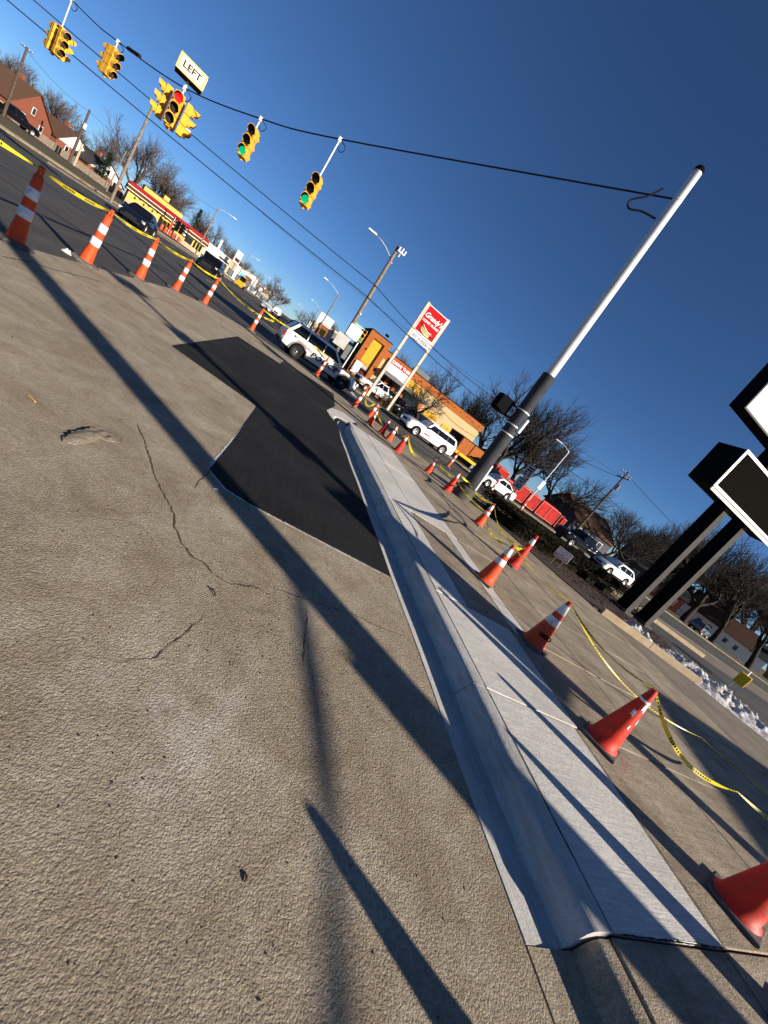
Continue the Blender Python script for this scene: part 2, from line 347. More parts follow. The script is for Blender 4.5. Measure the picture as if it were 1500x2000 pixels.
# cracks in the lot: narrow dirt-filled ribbons
M_CRACK = mat('crack_dirt', (.10, .070, .045), .95, var=.5, vs_=40)
def ribbon(name, m, pts, w, z, parent, jit=0):
    b = MB(); P = []
    for (x0, y0), (x1, y1) in zip(pts, pts[1:]):
        n = max(2, int(hypot(x1-x0, y1-y0)/.03))
        for i in range(n): P.append((x0+(x1-x0)*i/n+random.uniform(-jit, jit), y0+(y1-y0)*i/n+random.uniform(-jit, jit)))
    P.append(pts[-1])
    for i, (x, y) in enumerate(P):
        a = P[max(0, i-1)]; c = P[min(len(P)-1, i+1)]; t = Vector((c[0]-a[0], c[1]-a[1])); t = t.normalized() if t.length > 0 else Vector((1, 0))
        ww = w*random.uniform(.35, 1.3)*(min(1, .25+min(i, len(P)-1-i)/6)); b.v += [(x-t.y*ww/2, y+t.x*ww/2, z), (x+t.y*ww/2, y-t.x*ww/2, z)]
    for i in range(len(P)-1): b.f.append((2*i, 2*i+1, 2*i+3, 2*i+2))
    return b.build(name, m, parent)
for pts, w in (([(-.76, 4.11), (-.65, 3.93), (-.5, 3.64), (-.39, 3.4), (-.23, 3.12), (-.12, 2.97), (-.05, 2.82), (-.04, 2.74), (.03, 2.63), (.14, 2.48), (.23, 2.47), (.33, 2.38), (.44, 2.37), (.61, 2.45), (.73, 2.44)], .013),
    ([(.74, 2.53), (.89, 2.56), (1.2, 2.61), (1.5, 2.66), (1.7, 2.65), (2.02, 2.69)], .009), ([(-3.57, 7.14), (-3.61, 7.9), (-3.54, 8.32), (-3.51, 9.28), (-3.45, 10.09)], .03),
    ([(1.01, 2.46), (1.0, 2.21), (.97, 1.89)], .008), ([(-3.3, 10.5), (-3.2, 12.5), (-3.0, 14.6)], .03), ([(-.02, 4.0), (-.05, 3.6), (-.05, 3.42)], .012), ([(.35, 2.0), (.2, 1.6), (.05, 1.5)], .006)):
    ribbon('crack', M_CRACK, pts, w, .0025, lot, .007)
M_CHIP = mat('pale_chipped_edge', (.5, .48, .45), .9, var=.3, vs_=30)
for pts in ([(2.06, 3.655), (1.2, 3.655), (.43, 3.655), (.17, 3.715), (-.05, 3.95)], [(-.05, 3.97), (0, 5.0), (.06, 6.2)]):
    ribbon('chipped_edge', M_CHIP, pts, .03, .004, lot, .008)
for pts in ([(2.6, .735), (3.2, .738), (3.76, .74)], [(3.757, .75), (3.757, 1.5), (3.757, 2.24)], [(2.593, .7), (2.593, 3), (2.593, 6), (2.593, 12)]):
    ribbon('joint_line', M_SUB, pts, .011, .1515, walk, .002)
# a rough lump of spalled patching in the lot
def lump(name, m, cx, cy, rx, ry, h, rot, n=26, rings=9, seed=1, parent=None, z=0, rough=.4, fr=7):
    b = MB(); ca, sa = cos(rot), sin(rot)
    for i in range(rings+1):
        r = i/rings
        for j in range(n):
            w = 2*pi*j/n; wob = 1+.22*noise.noise(Vector((cos(w)*1.4, sin(w)*1.4, seed)))
            u, v = cos(w)*r*rx*wob, sin(w)*r*ry*wob
            zz = h*(1-r*r)**1.2*(1+rough*noise.noise(Vector((u*fr+seed, v*fr, seed*3.1))))+h*rough*.5*(1-r)*noise.noise(Vector((u*fr*3, v*fr*3, seed)))
            b.v.append((cx+u*ca-v*sa, cy+u*sa+v*ca, z+(zz if i < rings else -.02)))
    for i in range(rings):
        for j in range(n): b.f.append((i*n+j, i*n+(j+1) % n, (i+1)*n+(j+1) % n, (i+1)*n+j))
    o = b.build(name, m, parent, smooth=True); return o
lump('spalled_lump', M_LOT, -.80, 3.56, .12, .09, .011, 1.2, seed=3, parent=lot, rough=1.6, fr=17)
lump('spalled_lump', M_LOT, -.88, 3.34, .24, .07, .008, 1.45, seed=5, parent=lot, rough=1.4, fr=16)
ribbon('tar_smear', M_TAR, [(-.93, 3.12), (-.96, 3.3), (-.94, 3.48), (-.90, 3.62)], .022, .006, lot, .012)
ribbon('tar_smear', M_TAR, [(-.72, 3.5), (-.70, 3.58), (-.73, 3.66), (-.80, 3.68)], .008, .009, lot, .005)
# loose grit and twigs on the lot
M_GRIT = mat('dark_grit', (.03, .027, .024), .9, var=.5, vs_=50); M_BIT = mat('pale_bit', (.55, .52, .47), .8)
gb = MB(); rr = random.Random(3)
for k in range(620):
    if k < 250: x, y = rr.gauss(.75, .55), abs(rr.gauss(1.2, .9))+.35
    elif k < 430: x, y = rr.gauss(.7, .22), rr.gauss(2.0, .25)
    else: x, y = rr.uniform(-3.8, 2), rr.uniform(1, 12)
    if x > 2 or (x > -.1 and y > 3.6): continue
    s = rr.uniform(.0006, .0021)*(1 if y < 3 else 1.8); a = rr.uniform(0, pi); l_ = s*rr.uniform(1, 3)
    gb.obox((x, y, 0), (cos(a), sin(a), 0), (-sin(a), cos(a), 0), l_*2, s*2, -.001, s*1.1)
tag(gb.build('grit', M_GRIT, lot), kind='stuff')
tag(lump('white_scrap', M_BIT, .10, 3.62, .035, .018, .012, .4, seed=9, rough=.9, fr=40), 'crumpled white and red scrap at the corner of the black patch', 'litter')
tag(MB().tube([(-1.35, 3.55, .006), (-1.28, 3.50, .006)], .006, 6).build('cigarette_butt', mat('straw', (.55, .36, .12), .8)), 'short straw coloured butt lying alone on the concrete lot', 'litter')
tag(MB().tube([(.33, 2.24, .004), (.345, 2.21, .02), (.36, 2.2, .012), (.37, 2.18, .004)], [.004, .005, .004, .002], 6).build('twig', mat('twig', (.05, .035, .025), .9)), 'small dark curled twig lying near the crack', 'twig')
tag(lump('paper_scrap', M_BIT, -4.45, 10.75, .10, .05, .06, .3, seed=11, rough=.9, fr=20), 'white paper scrap beside a striped channelizer base', 'litter')
tag(MB().tube([(.735, .81, .003), (.742, .818, .008), (.74, .826, .006), (.747, .832, .003)], [.002, .005, .004, .002], 6).build('dead_leaf', mat('leafbrown', (.06, .03, .018), .9)), 'dark curled leaf lying on the concrete beside the long shadow', 'leaf')

# sign bed, tan kerbs, snow
bed = lay('mulch_bed', M_MULCH, [(8.3, 14.2), (8.9, 12.0), (9.6, 10.1), (10.5, 8.25), (12.4, 7.75), (14.1, 7.05), (15.5, 8.2), (17.6, 10.2), (18.5, 12.5), (17.5, 13.6), (10, 15)], .05, .17)
kerb('bed_kerb', [(10.75, 8.2), (12.4, 7.62), (14.05, 6.92)], .18, .2, M_TANCURB, lambda x: .11)
kerb('bed_kerb', [(14.35, 6.75), (15.0, 6.35)], .18, .17, M_TANCURB, lambda x: .11)
kerb('island_kerb', [(19.5, 15.6), (23, 14.8), (26.2, 13.7)], .3, .2, M_TANCURB, lambda x: .11)
lay('drive_lane', M_ROAD, [(17.5, 7), (18.9, 12.6), (19.5, 15.2), (23, 14.4), (26.5, 13.2), (60, 14), (60, 4), (20, 4)], .06, .118)
ch = MB(); rr = random.Random(5)
for k in range(2600):
    u, v = rr.random(), rr.random(); x = 8.6+u*8.5; y = 8+v*5.5
    if y < 8.2+max(0, 12.2-x)*1.45 or (x > 13.8 and y < 7.2+(x-14)*.9): continue
    a = rr.uniform(0, pi); s = rr.uniform(.012, .035); zt = .17+rr.uniform(-.005, .02)
    ch.obox((x, y, 0), (cos(a), sin(a), 0), (-sin(a), cos(a), 0), s*2.4, s, zt-.01, zt+.008)
tag(ch.build('bark_chips', mat('bark_chip', (.07, .045, .038), .95, var=.6, vs_=20), bed), kind='stuff')
M_SNOW = mat('dirty_snow', (.74, .76, .80), .9, vs_=11, c2=(.26, .21, .165), var=.0, bump=1.0, bs=38)
tag(lump('snow_pile', M_SNOW, 14.9, 6.9, 2.35, .95, .30, atan2(-2.5, 2.1), n=150, rings=44, seed=4, z=.1, rough=.75, fr=5.6), 'dirty melting snow heap spilling over the tan bed kerb', 'snow pile')
tag(lump('snow_patch', M_SNOW, 13.2, 8.6, .75, .38, .15, atan2(-2.2, 2.4), n=70, rings=20, seed=8, z=.15, rough=1.1, fr=8), 'small thin snow patch on the mulch by the sign posts', 'snow patch')

# ================================================================ POLES, WIRES, SIGNALS
M_GALV = mat('galvanised_pole', (.62, .62, .60), .45, .15, var=.08, vs_=3); M_SLEEVE = mat('shaded_pole_sleeve', (.034, .036, .042), .7, var=.3, vs_=2, spec=.15); M_GREYP = mat('grey_painted_metal', (.15, .155, .16), .6, var=.1, vs_=2)  # sleeve colour holds the shade that darkens the lower pole
M_BLK = mat('black_metal', (.004, .004, .005), .9, spec=.05); M_WIRE = mat('black_wire', (.01, .01, .012), .6); M_SHADECONC = mat('shaded_foundation_concrete', (.075, .07, .065), .9, var=.3, vs_=8, bump=.3)  # foundation concrete darkened for the shade the pole footing stands in
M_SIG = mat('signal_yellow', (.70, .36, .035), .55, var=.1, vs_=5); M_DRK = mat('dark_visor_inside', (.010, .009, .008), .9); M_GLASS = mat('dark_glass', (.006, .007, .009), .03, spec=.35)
M_WHITE = mat('white_paint', (.80, .79, .77), .4, var=.04, vs_=2); M_BLKTXT = mat('black_print', (.008, .008, .008), .9, spec=.03); M_WOOD = mat('weathered_pole_wood', (.20, .155, .115), .9, var=.35, vs_=6, bump=.3, bs=30)
M_WOODD = mat('dark_pole_wood', (.085, .062, .046), .9, var=.35, vs_=6, bump=.3, bs=30)
PB = Vector((7.15, 12.25, .6)); PT = Vector((6.5, 11.9, 10.9))
t = thing('signal_pole', 'tall pale steel strain pole rising from a footing by the hedge', 'pole', (PB.x, PB.y, .1))
def rel(p, o): return Vector(p)-Vector(o)
o0 = (PB.x, PB.y, .1); top = rel(PT, o0); base = rel(PB, o0)
MB().lathe([(.34, -.1), (.34, .46), (.30, .5), (0, .5)], 20).build('footing', M_SHADECONC, t, autos=True)
mid = base.lerp(top, .41)
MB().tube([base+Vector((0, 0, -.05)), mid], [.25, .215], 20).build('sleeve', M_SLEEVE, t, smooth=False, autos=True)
MB().tube([base.lerp(top, .40), top], [.165, .122], 20).build('shaft', M_GALV, t, autos=True)
MB().lathe([(.135, -.03), (.135, .05), (.1, .1), (0, .12)], 16, o=tuple(top)).build('cap', M_BLK, t, smooth=True)
MB().lathe([(.25, 0), (.25, .06), (.2, .06)], 20, o=tuple(base+Vector((0, 0, -.1)))).build('base_plate', M_GREYP, t, autos=True)
for k, fr in enumerate((.205, .235, .285)):
    p = base.lerp(top, fr); MB().lathe([(.232, -.02), (.238, -.02), (.238, .02), (.232, .02)], 18, o=tuple(p)).build('band', M_GALV, t)
p = base.lerp(top, .925); MB().lathe([(.122, -.03), (.134, -.03), (.134, .03), (.122, .03)], 16, o=tuple(p)).build('band', M_GALV, t)
# conduit and pedestrian push box on the pole
c0 = base.lerp(top, .0)+Vector((.18, -.19, .05)); c1 = base.lerp(top, .10)+Vector((.165, -.175, 0))
MB().tube([c0, c1], .035, 8).build('conduit', M_WHITE, t)
pb = base.lerp(top, .245); MB().obox(tuple(pb+Vector((.16, -.22, 0))), (1, .7, 0), (-.7, 1, 0), .14, .10, pb.z-.2, pb.z+.28).build('junction_box', M_WHITE, t)
# black-backed pedestrian signal head on brackets
ph = base.lerp(top, .245)
b = MB(); b.obox((ph.x-.62, ph.y+.30, 0), (.92, .38, 0), (-.38, .92, 0), .46, .46, ph.z-.02, ph.z+.50); b.build('walk_signal', M_BLK, t, bevel=.05)
MB().tube([ph+Vector((-.05, .03, .40)), ph+Vector((-.45, .22, .42))], .03, 8).build('bracket', M_BLK, t); MB().tube([ph+Vector((-.05, .03, .03)), ph+Vector((-.45, .22, .03))], .03, 8).build('bracket', M_BLK, t)
b = MB(); b.obox((ph.x-.84, ph.y+.02, 0), (.92, .38, 0), (-.38, .92, 0), .36, .16, ph.z+.02, ph.z+.46); b.build('visor', M_BLK, t, bevel=.03)

def catenary(a, b_, sag, n=24):
    a, b_ = Vector(a), Vector(b_)
    return [a.lerp(b_, i/n)-Vector((0, 0, 4*sag*(i/n)*(1-i/n))) for i in range(n+1)]
att = PB.lerp(PT, .925)
WP = [att+Vector((-.10, .06, 0)), Vector((-2.02, 19.08, 7.69)), Vector((-4.98, 21.3, 6.96)), Vector((-8.4, 23.8, 6.49)), Vector((-12.2, 26.6, 6.68)), Vector((-15.3, 28.9, 7.17)), Vector((-26.0, 37.0, 9.6))]
def smooth(P, n=8):
    out = []
    for i in range(len(P)-1):
        p0, p1, p2, p3 = P[max(0, i-1)], P[i], P[i+1], P[min(len(P)-1, i+2)]
        for k in range(n):
            u = k/n; out.append(.5*((2*p1)+(-p0+p2)*u+(2*p0-5*p1+4*p2-p3)*u*u+(-p0+3*p1-3*p2+p3)*u**3))
    return out+[P[-1]]
wire = tag(MB().tube(smooth(WP), .023, 6).build('span_wire', M_WIRE), 'thick black span wire carrying the traffic signals over the junction', 'wire')
lp = [att+Vector((-.45, .22, .06)), att+Vector((-.62, .34, -.25)), att+Vector((-.9, .5, -.55)), att+Vector((-.8, .45, -.72)), att+Vector((-.5, .28, -.62)), att+Vector((-.14, .08, -.6))]
MB().tube(smooth(lp, 6), .026, 6).build('drip_loop', M_WIRE, wire)
b = MB(); b.tube([Vector((-10.9, 25.6, 6.62)), Vector((-11.6, 26.15, 6.66))], [.075, .075], 8); b.build('splice_box', M_WIRE, wire)
tag(MB().tube([(-26, 37, gz(-26)), (-26.1, 37.1, 10.2)], [.2, .14], 14).build('far_signal_pole', M_GALV), 'far pale steel strain pole at the other end of the span wire', 'pole')

M_RED = mat('red_lens_lit', (.5, .01, .01), .3, emit=((1, .01, .015), .75)); M_GRN = mat('green_lens_lit', (.0, .3, .12), .3, emit=((.0, .7, .27), .45)); M_LENS = mat('unlit_lens', (.03, .022, .015), .35)
def signal_face(par, rz, lit, z=0):
    """one three-lens face looking along -Y before rotation; returns its housing"""
    R = Matrix.Rotation(rz, 4, 'Z')
    def T(b): b.v = [tuple(R @ Vector(p)) for p in b.v]; return b
    b = MB()
    for k in range(3): b.box(-.175, -.20, z-.37*(k+1)+.006, .175, .02, z-.37*k-.006)
    h = T(b).build('housing', M_SIG, par, bevel=.02)
    for k in range(3):
        zc = z-.37*k-.185
        m = M_RED if lit == 'r' and k == 0 else M_GRN if lit == 'g' and k == 2 else M_LENS
        T(MB().lathe([(0, -.235), (.08, -.23), (.13, -.215), (.145, -.2)], 18, 'y', (0, 0, zc))).build('lens', m, h, smooth=True)
        b = MB(); n = 16; ang = [radians(-50+280*i/(n)) for i in range(n+1)]; k0 = 0
        for rad_o, yy in ((.165, -.20), (.165, -.47), (.150, -.47), (.150, -.20)):
            for a in ang: b.v.append((rad_o*cos(a), yy+(.16 if yy < -.3 and sin(a) < 0 else .05*(1-sin(a)) if yy < -.3 else 0), zc+rad_o*sin(a)))
        m_ = n+1
        for r in range(3):
            for i in range(n): b.f.append((r*m_+i, r*m_+i+1, (r+1)*m_+i+1, (r+1)*m_+i))
        T(b).build('visor', M_SIG, h, smooth=False)
        b = MB()
        for rad_o, yy in ((.147, -.465), (.147, -.205)):
            for a in ang: b.v.append((rad_o*cos(a), yy+(.16 if yy < -.3 and sin(a) < 0 else .05*(1-sin(a)) if yy < -.3 else 0), zc+rad_o*sin(a)))
        for i in range(n): b.f.append((i, i+1, m_+i+1, m_+i))
        T(b).build('visor_lining', M_DRK, h)
    return h
def signal(label, wp, drop, faces, size=1.0):
    t = thing('traffic_signal', label, 'traffic light', (wp[0], wp[1], wp[2]), 0, None)
    MB().tube([(0, 0, .02), (0, 0, -drop-.02)], .028, 8).build('hanger', M_GALV, t)
    MB().box(-.06, -.05, -.09, .06, .05, .07).build('clamp', M_GALV, t, bevel=.015)
    MB().tube(smooth([Vector((.05, 0, 0)), Vector((.3, -.05, -.12)), Vector((.22, -.04, -.32)), Vector((.03, 0, -.25))], 6), .014, 6).build('cable_loop', M_WIRE, t)
    zt = -drop
    R = len(faces)
    for rz, lit, off in faces: 
        h = signal_face(t, rz, lit, zt)
        if off: h.location = (-sin(rz)*off[1]+cos(rz)*off[0], sin(rz)*off[0]+cos(rz)*off[1], 0)
    MB().lathe([(.0, .06), (.09, .05), (.16, 0), (0, 0)], 12, o=(0, 0, zt)).build('top_cap', M_SIG, t)
    MB().lathe([(0, -.1), (.05, -.09), (.09, -.0), (0, 0)], 12, o=(0, 0, zt-1.11)).build('bottom_cap', M_SIG, t)
    return t
# faces: rotation 0 looks down the main street towards the camera (-Y)
signal('green-lit yellow signal on a long hanger closest to the pale pole', WP[1], 1.42, [(radians(-6), 'g', (0, -.02)), (radians(174), '', (0, -.02))])
signal('green-lit yellow signal on a short hanger next to the LEFT cluster', WP[2], .42, [(radians(-4), 'g', (0, -.02)), (radians(176), '', (0, -.02))])
s3 = signal('cluster of yellow signals showing red under the LEFT sign', WP[3], .30, [(radians(14), 'r', (.0, -.28)), (radians(104), '', (0, -.28)), (radians(194), '', (0, -.28)), (radians(-76), '', (0, -.28))]); s3.scale = (1.12, 1.12, 1.12)
signal('yellow side-on signal on a short hanger between the LEFT cluster and the long rod', WP[4], .30, [(radians(62), '', (0, -.02)), (radians(242), '', (0, -.02))])
signal('yellow side-on signal hung from a long pale rod at the far wire end', WP[5], 1.20, [(radians(55), '', (0, -.19)), (radians(145), '', (0, -.19)), (radians(235), '', (0, -.19))])
M_CREAM = mat('cream_sign_face', (.78, .70, .50), .5); M_SIGNFR = mat('sign_frame_yellow', (.62, .45, .16), .5)
t = thing('left_sign', 'cream four-sided LEFT box sign standing on the span wire', 'sign', (WP[3].x, WP[3].y, WP[3].z))
MB().tube([(0, 0, -.1), (0, 0, .3)], .035, 8).build('stem', M_GALV, t)
R = radians(18)
b = MB(); b.obox((0, 0, 0), (cos(R), sin(R), 0), (-sin(R), cos(R), 0), 1.08, .8, .28, .86); b.build('box', M_SIGNFR, t, bevel=.01)
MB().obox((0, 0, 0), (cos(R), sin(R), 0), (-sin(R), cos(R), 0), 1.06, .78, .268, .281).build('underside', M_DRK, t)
f = MB(); f.obox((sin(R)*.405, -cos(R)*.405, 0), (cos(R), sin(R), 0), (-sin(R), cos(R), 0), .9, .012, .34, .80); f.build('face', M_CREAM, t)
text('lettering', 'LEFT', .34, M_BLKTXT, t, (sin(R)*.415, -cos(R)*.415, .57), (pi/2, 0, R), .002, .006)
f = MB(); f.obox((cos(R)*.545, sin(R)*.545, 0), (cos(R), sin(R), 0), (-sin(R), cos(R), 0), .012, .6, .34, .80); f.build('face', M_CREAM, t)
text('lettering', 'LEFT', .22, M_BLKTXT, t, (cos(R)*.555, sin(R)*.555, .57), (pi/2, 0, R+pi/2), .002, .004)

# utility poles and lines
def upole(label, x, y, h, m, r=.15, arms=(), tilt=(0, 0), zb=None, name='utility_pole'):
    z0 = gz(x) if zb is None else zb
    t = thing(name, label, 'pole', (x, y, z0))
    MB().tube([(0, 0, -.1), (tilt[0]*.5, tilt[1]*.5, h*.5), (tilt[0], tilt[1], h)], [r, r*.85, r*.68], 12).build('post', m, t, autos=True)
    for (z, l_, az_) in arms:
        a = radians(az_); b = MB(); b.obox((tilt[0]*z/h, tilt[1]*z/h, 0), (cos(a), sin(a), 0), (-sin(a), cos(a), 0), l_, .11, z-.06, z+.06); b.build('crossarm', m, t)
        for s in (-.45, -.2, .2, .45):
            MB().lathe([(.03, 0), (.05, .03), (.03, .07), (.045, .1), (0, .14)], 8, o=(tilt[0]*z/h+cos(a)*l_*s, tilt[1]*z/h+sin(a)*l_*s, z+.06)).build('insulator', M_GALV, t, smooth=True)
    return t
def lamp_arm(t, h, L, az_, rise=.8, m=None, head=None):
    a = radians(az_); m = m or M_GALV
    P = [Vector((cos(a)*L*u, sin(a)*L*u, h+rise*(1-(1-u)**2))) for u in (0, .2, .45, .7, 1)]
    arm = MB().tube(P, .035, 8).build('lamp_arm', m, t, smooth=True)
    e = P[-1]; b = MB(); b.obox((e.x+cos(a)*.3, e.y+sin(a)*.3, 0), (cos(a), sin(a), 0), (-sin(a), cos(a), 0), .75, .26, e.z-.06, e.z+.08); b.build('lamp_head', head or M_WHITE, arm, bevel=.03)
tp = upole('leaning weathered wood pole with white notice boards beside the restaurant tower', 3.55, 37.3, 10.9, M_WOOD, .19, tilt=(-.25, 0), zb=.08)
lamp_arm(tp, 9.6, 2.2, 170, .9)
b = MB(); b.box(.10, -.2, 10.25, .16, -.14, 10.9); b.box(-.2, -.32, 10.55, .45, -.2, 10.62); b.box(-.16, -.34, 10.6, -.06, -.22, 10.9); b.box(.1, -.34, 10.6, .2, -.22, 10.95); b.box(.36, -.34, 10.6, .46, -.22, 10.9); b.build('antenna_bracket', M_WHITE, tp)
MB().box(-.2, -.27, 3.15, .92, -.21, 4.15).build('notice_board', M_WHITE, tp, bevel=.008)
MB().box(-.72, -.28, 2.0, .4, -.21, 3.05).build('notice_board', mat('pale_grey_board', (.42, .40, .37), .7, var=.15, vs_=2), tp, bevel=.008)
MB().tube([(0, -.2, 5.1), (0, -.23, 5.1)], .07, 12).build('marker_disc', M_WHITE, tp)
t = thing('post_signal', 'green-lit signal with street name blade on a pale post by the dark tower side', 'traffic light', (4.75, 38.2, .06))
MB().tube([(0, 0, 0), (0, 0, 4.4)], .06, 10).build('post', M_GALV, t)
h = signal_face(t, radians(-8), 'g', 4.45); h.location = (.02, -.12, 0)
b = MB(); b.box(-1.35, -.03, 4.2, -.1, 0, 4.5); b.build('street_name_blade', mat('blade_green', (.30, .50, .45), .5), t)
MB().obox((-.35, .25, 0), (1, 0, 0), (0, 1, 0), .5, .3, 1.4, 2.7).build('control_cabinet', M_GREYP, t, bevel=.02)
up = upole('tall dark wood pole with double crossarms behind the black pickup', 39.2, 40.0, 10.4, M_WOODD, .16, arms=((10.1, 2.6, 12), (9.6, 2.4, 80)), zb=.05)
MB().tube([(.25, -.1, 8.0), (.25, -.1, 8.7)], .2, 12).build('transformer', M_GREYP, up)
lr = upole('slender grey lamp post behind the red containers', 29.2, 38.0, 7.6, M_GALV, .07, zb=.1, name='lamp_post'); lamp_arm(lr, 7.5, 1.2, 150, .3)
MB().box(-.22, -.12, 2.6, .22, -.07, 3.6).build('small_sign', M_WHITE, lr)
for (x, y, h, lab) in ((-19.6, 51, 9.0, 'bare wood street-light pole on the verge before the yellow restaurant'), (-21.2, 92, 9.2, 'thin street-light pole at the far end of the yellow restaurant'), (-22.5, 152, 9.3, 'street-light pole in front of the white shop with the blue awning'), (-22.5, 205, 9.3, 'street-light pole far down the street beyond the blue awning')):
    q = upole(lab, x, y, h, M_WOOD, .14, name='street_light', tilt=(.05, 0)); lamp_arm(q, h-.25, 2.6, 0, .5)
for (x, y, h, lab) in ((2.75, 75, 9.3, 'street-light pole just beyond the police car roof'), (2.35, 140, 9.3, 'street-light pole behind the billboard down the street'), (-1.9, 228, 9.4, 'pale twin lamp pole at the vanishing end of the street'), (-3.0, 260, 9.6, 'last lamp pole where the street meets the horizon')):
    q = upole(lab, x, y, h, M_WOOD, .14, name='street_light', zb=0); lamp_arm(q, h-.25, 2.6, 180, .7)
upole('dark tall wood pole beside the brick house', -44.5, 79.5, 8.6, M_WOODD, .18, arms=((8.4, 1.4, 60),))
q = upole('black wood pole with a white box by the slatted fence', -43.0, 93.6, 8.5, M_WOODD, .22); MB().box(.1, -.3, 5.6, .5, -.22, 6.4).build('white_box', M_WHITE, q)
MB().tube([(.9, -.4, 0), (.95, -.4, 3.6)], [.18, .16], 10).build('stub_post', mat('pale_wood', (.42, .32, .2), .9, var=.2), q)
upole('thin leaning grey pole behind the street light', -32.0, 80.8, 6.2, M_WOOD, .1, tilt=(.3, 0))
# overhead lines
def line(label, pts, sag, r=.02):
    P = []
    for a, b_ in zip(pts, pts[1:]): P += catenary(a, b_, sag)
    return tag(MB().tube(P, r, 5, caps=False).build('overhead_line', M_WIRE), label, 'cable')
line('upper overhead cable from the notice-board pole to the crossarm pole', [(-60, 41.0, 9.6), (3.4, 37.1, 7.6), (25, 44, 8.3), (39.2, 40, 9.6)], .8, .03)
line('thick lashed telephone cable below the power lines', [(-62, 40, 8.4), (3.4, 37.1, 6.55), (39.2, 40.0, 6.9), (110, 44, 6.8)], .7, .032)
line('thin power line leaving the crossarm pole to the right', [(39.9, 40.2, 10.2), (110, 40, 9.8)], 1.2, .016)
line('second thin power line leaving the crossarm pole', [(38.4, 39.8, 10.2), (110, 39, 9.6)], 1.4, .016)
line('thin power line arriving at the crossarm pole from the left', [(-10, 62, 9.6), (39, 40.2, 9.7)], 1.0, .014)
line('old low wire between the house poles', [(-44.5, 79.5, 8.9), (-43, 93.6, 8.8), (-21, 92, 9.0)], .5, .02)
# speed limit sign
M_SIGNW = mat('sign_white', (.50, .50, .48), .5)
t = thing('speed_limit_sign', 'SPEED LIMIT 30 plate below a second white plate on a thin post', 'sign', (15.15, 21.4, 0), radians(-62))
MB().box(-.03, -.01, -.1, .03, .03, 3.0).build('post', M_GREYP, t)
MB().box(-.33, -.03, 1.42, .33, -.015, 2.2).build('plate', M_SIGNW, t, bevel=.004)
MB().box(-.33, -.03, 2.28, .33, -.015, 3.04).build('plate', M_SIGNW, t, bevel=.004)
text('lettering', 'SPEED', .17, M_BLKTXT, t, (0, -.034, 2.09), off=.003); text('lettering', 'LIMIT', .17, M_BLKTXT, t, (0, -.034, 1.92), off=.003); text('lettering', '30', .42, M_BLKTXT, t, (0, -.034, 1.63), off=.006)
for k, (a, b_) in enumerate(((-.2, .24), (-.22, .2))): MB().box(a, -.033, 2.86-.15*k, b_, -.0305, 2.95-.15*k).build('print_line', M_BLKTXT, t)
for k, (a, b_) in enumerate(((-.25, -.08), (.04, .2), (-.24, -.03), (.06, .2))): MB().box(a, -.033, 2.56-.15*(k//2), b_, -.0305, 2.65-.15*(k//2)).build('print_line', M_BLKTXT, t)
# yard sign
M_PINKW = mat('yard_sign_white', (.72, .66, .68), .6); M_MAR = mat('maroon_print', (.16, .02, .04), .6)
t = thing('yard_sign', 'WE BUY JUNK CARS placard on wire legs in the mulch', 'sign', (10.85, 10.75, .17), radians(-42))
MB().box(-.27, -.006, .30, .27, .006, .66).build('board', M_PINKW, t)
for k, s in enumerate(('WE BUY JUNK CARS', 'UP TO $1000 WITH TITLE', 'UP TO $300 NO TITLE')): text('lettering', s, .068, M_BLKTXT, t, (0, -.008, .615-.078*k), off=.0015, sx=(.80, .62, .70)[k], ext=.001)
MB().box(-.245, -.0085, .32, .245, -.006, .42).build('phone_strip', M_MAR, t)
text('lettering', '(313)-455-4720', .075, M_PINKW, t, (0, -.0095, .37), off=.001, sx=.85, ext=.001)
for s in (-.14, .14): MB().tube([(s, 0, -.1), (s, 0, .32)], .004, 5).build('leg', M_GALV, t)

# ================================================================ CONES, CHANNELIZERS, TAPE
def worn(name, c, scuff, amt=.5, sc=9, rough=.55):
    m = bpy.data.materials.new(name); m.use_nodes = True; n = m.node_tree.nodes; l = m.node_tree.links; b = n['Principled BSDF']
    b.inputs['Roughness'].default_value = rough; b.inputs['Specular IOR Level'].default_value = .22; tc = n.new('ShaderNodeTexCoord')
    oi = n.new('ShaderNodeObjectInfo'); ad = n.new('ShaderNodeVectorMath'); ad.operation = 'ADD'; l.new(tc.outputs['Object'], ad.inputs[0])
    mu = n.new('ShaderNodeVectorMath'); mu.operation = 'SCALE'; cx = n.new('ShaderNodeCombineXYZ')
    for i in range(3): l.new(oi.outputs['Random'], cx.inputs[i])
    l.new(cx.outputs[0], mu.inputs[0]); mu.inputs['Scale'].default_value = 37; l.new(mu.outputs[0], ad.inputs[1])
    z = n.new('ShaderNodeTexNoise'); z.inputs['Scale'].default_value = sc; z.inputs['Detail'].default_value = 8; z.inputs['Roughness'].default_value = .7; l.new(ad.outputs[0], z.inputs['Vector'])
    r = n.new('ShaderNodeValToRGB'); r.color_ramp.elements[0].position = .50; r.color_ramp.elements[1].position = .68
    r.color_ramp.elements[0].color = (*c, 1); r.color_ramp.elements[1].color = tuple(c[i]*(1-amt)+scuff[i]*amt for i in range(3))+(1,)
    l.new(z.outputs[0], r.inputs[0]); l.new(r.outputs[0], b.inputs['Base Color']); MATS[name] = m; return m
M_OR = worn('cone_orange', (.72, .075, .015), (.26, .06, .035), .8, 9); M_RO = worn('cone_red', (.62, .032, .014), (.16, .03, .025), .8, 8); M_BAND = worn('reflective_band', (.78, .77, .75), (.22, .2, .18), .8, 14, .35)
M_RUB = worn('rubber_base', (.10, .092, .085), (.3, .28, .25), .6, 12, .85)
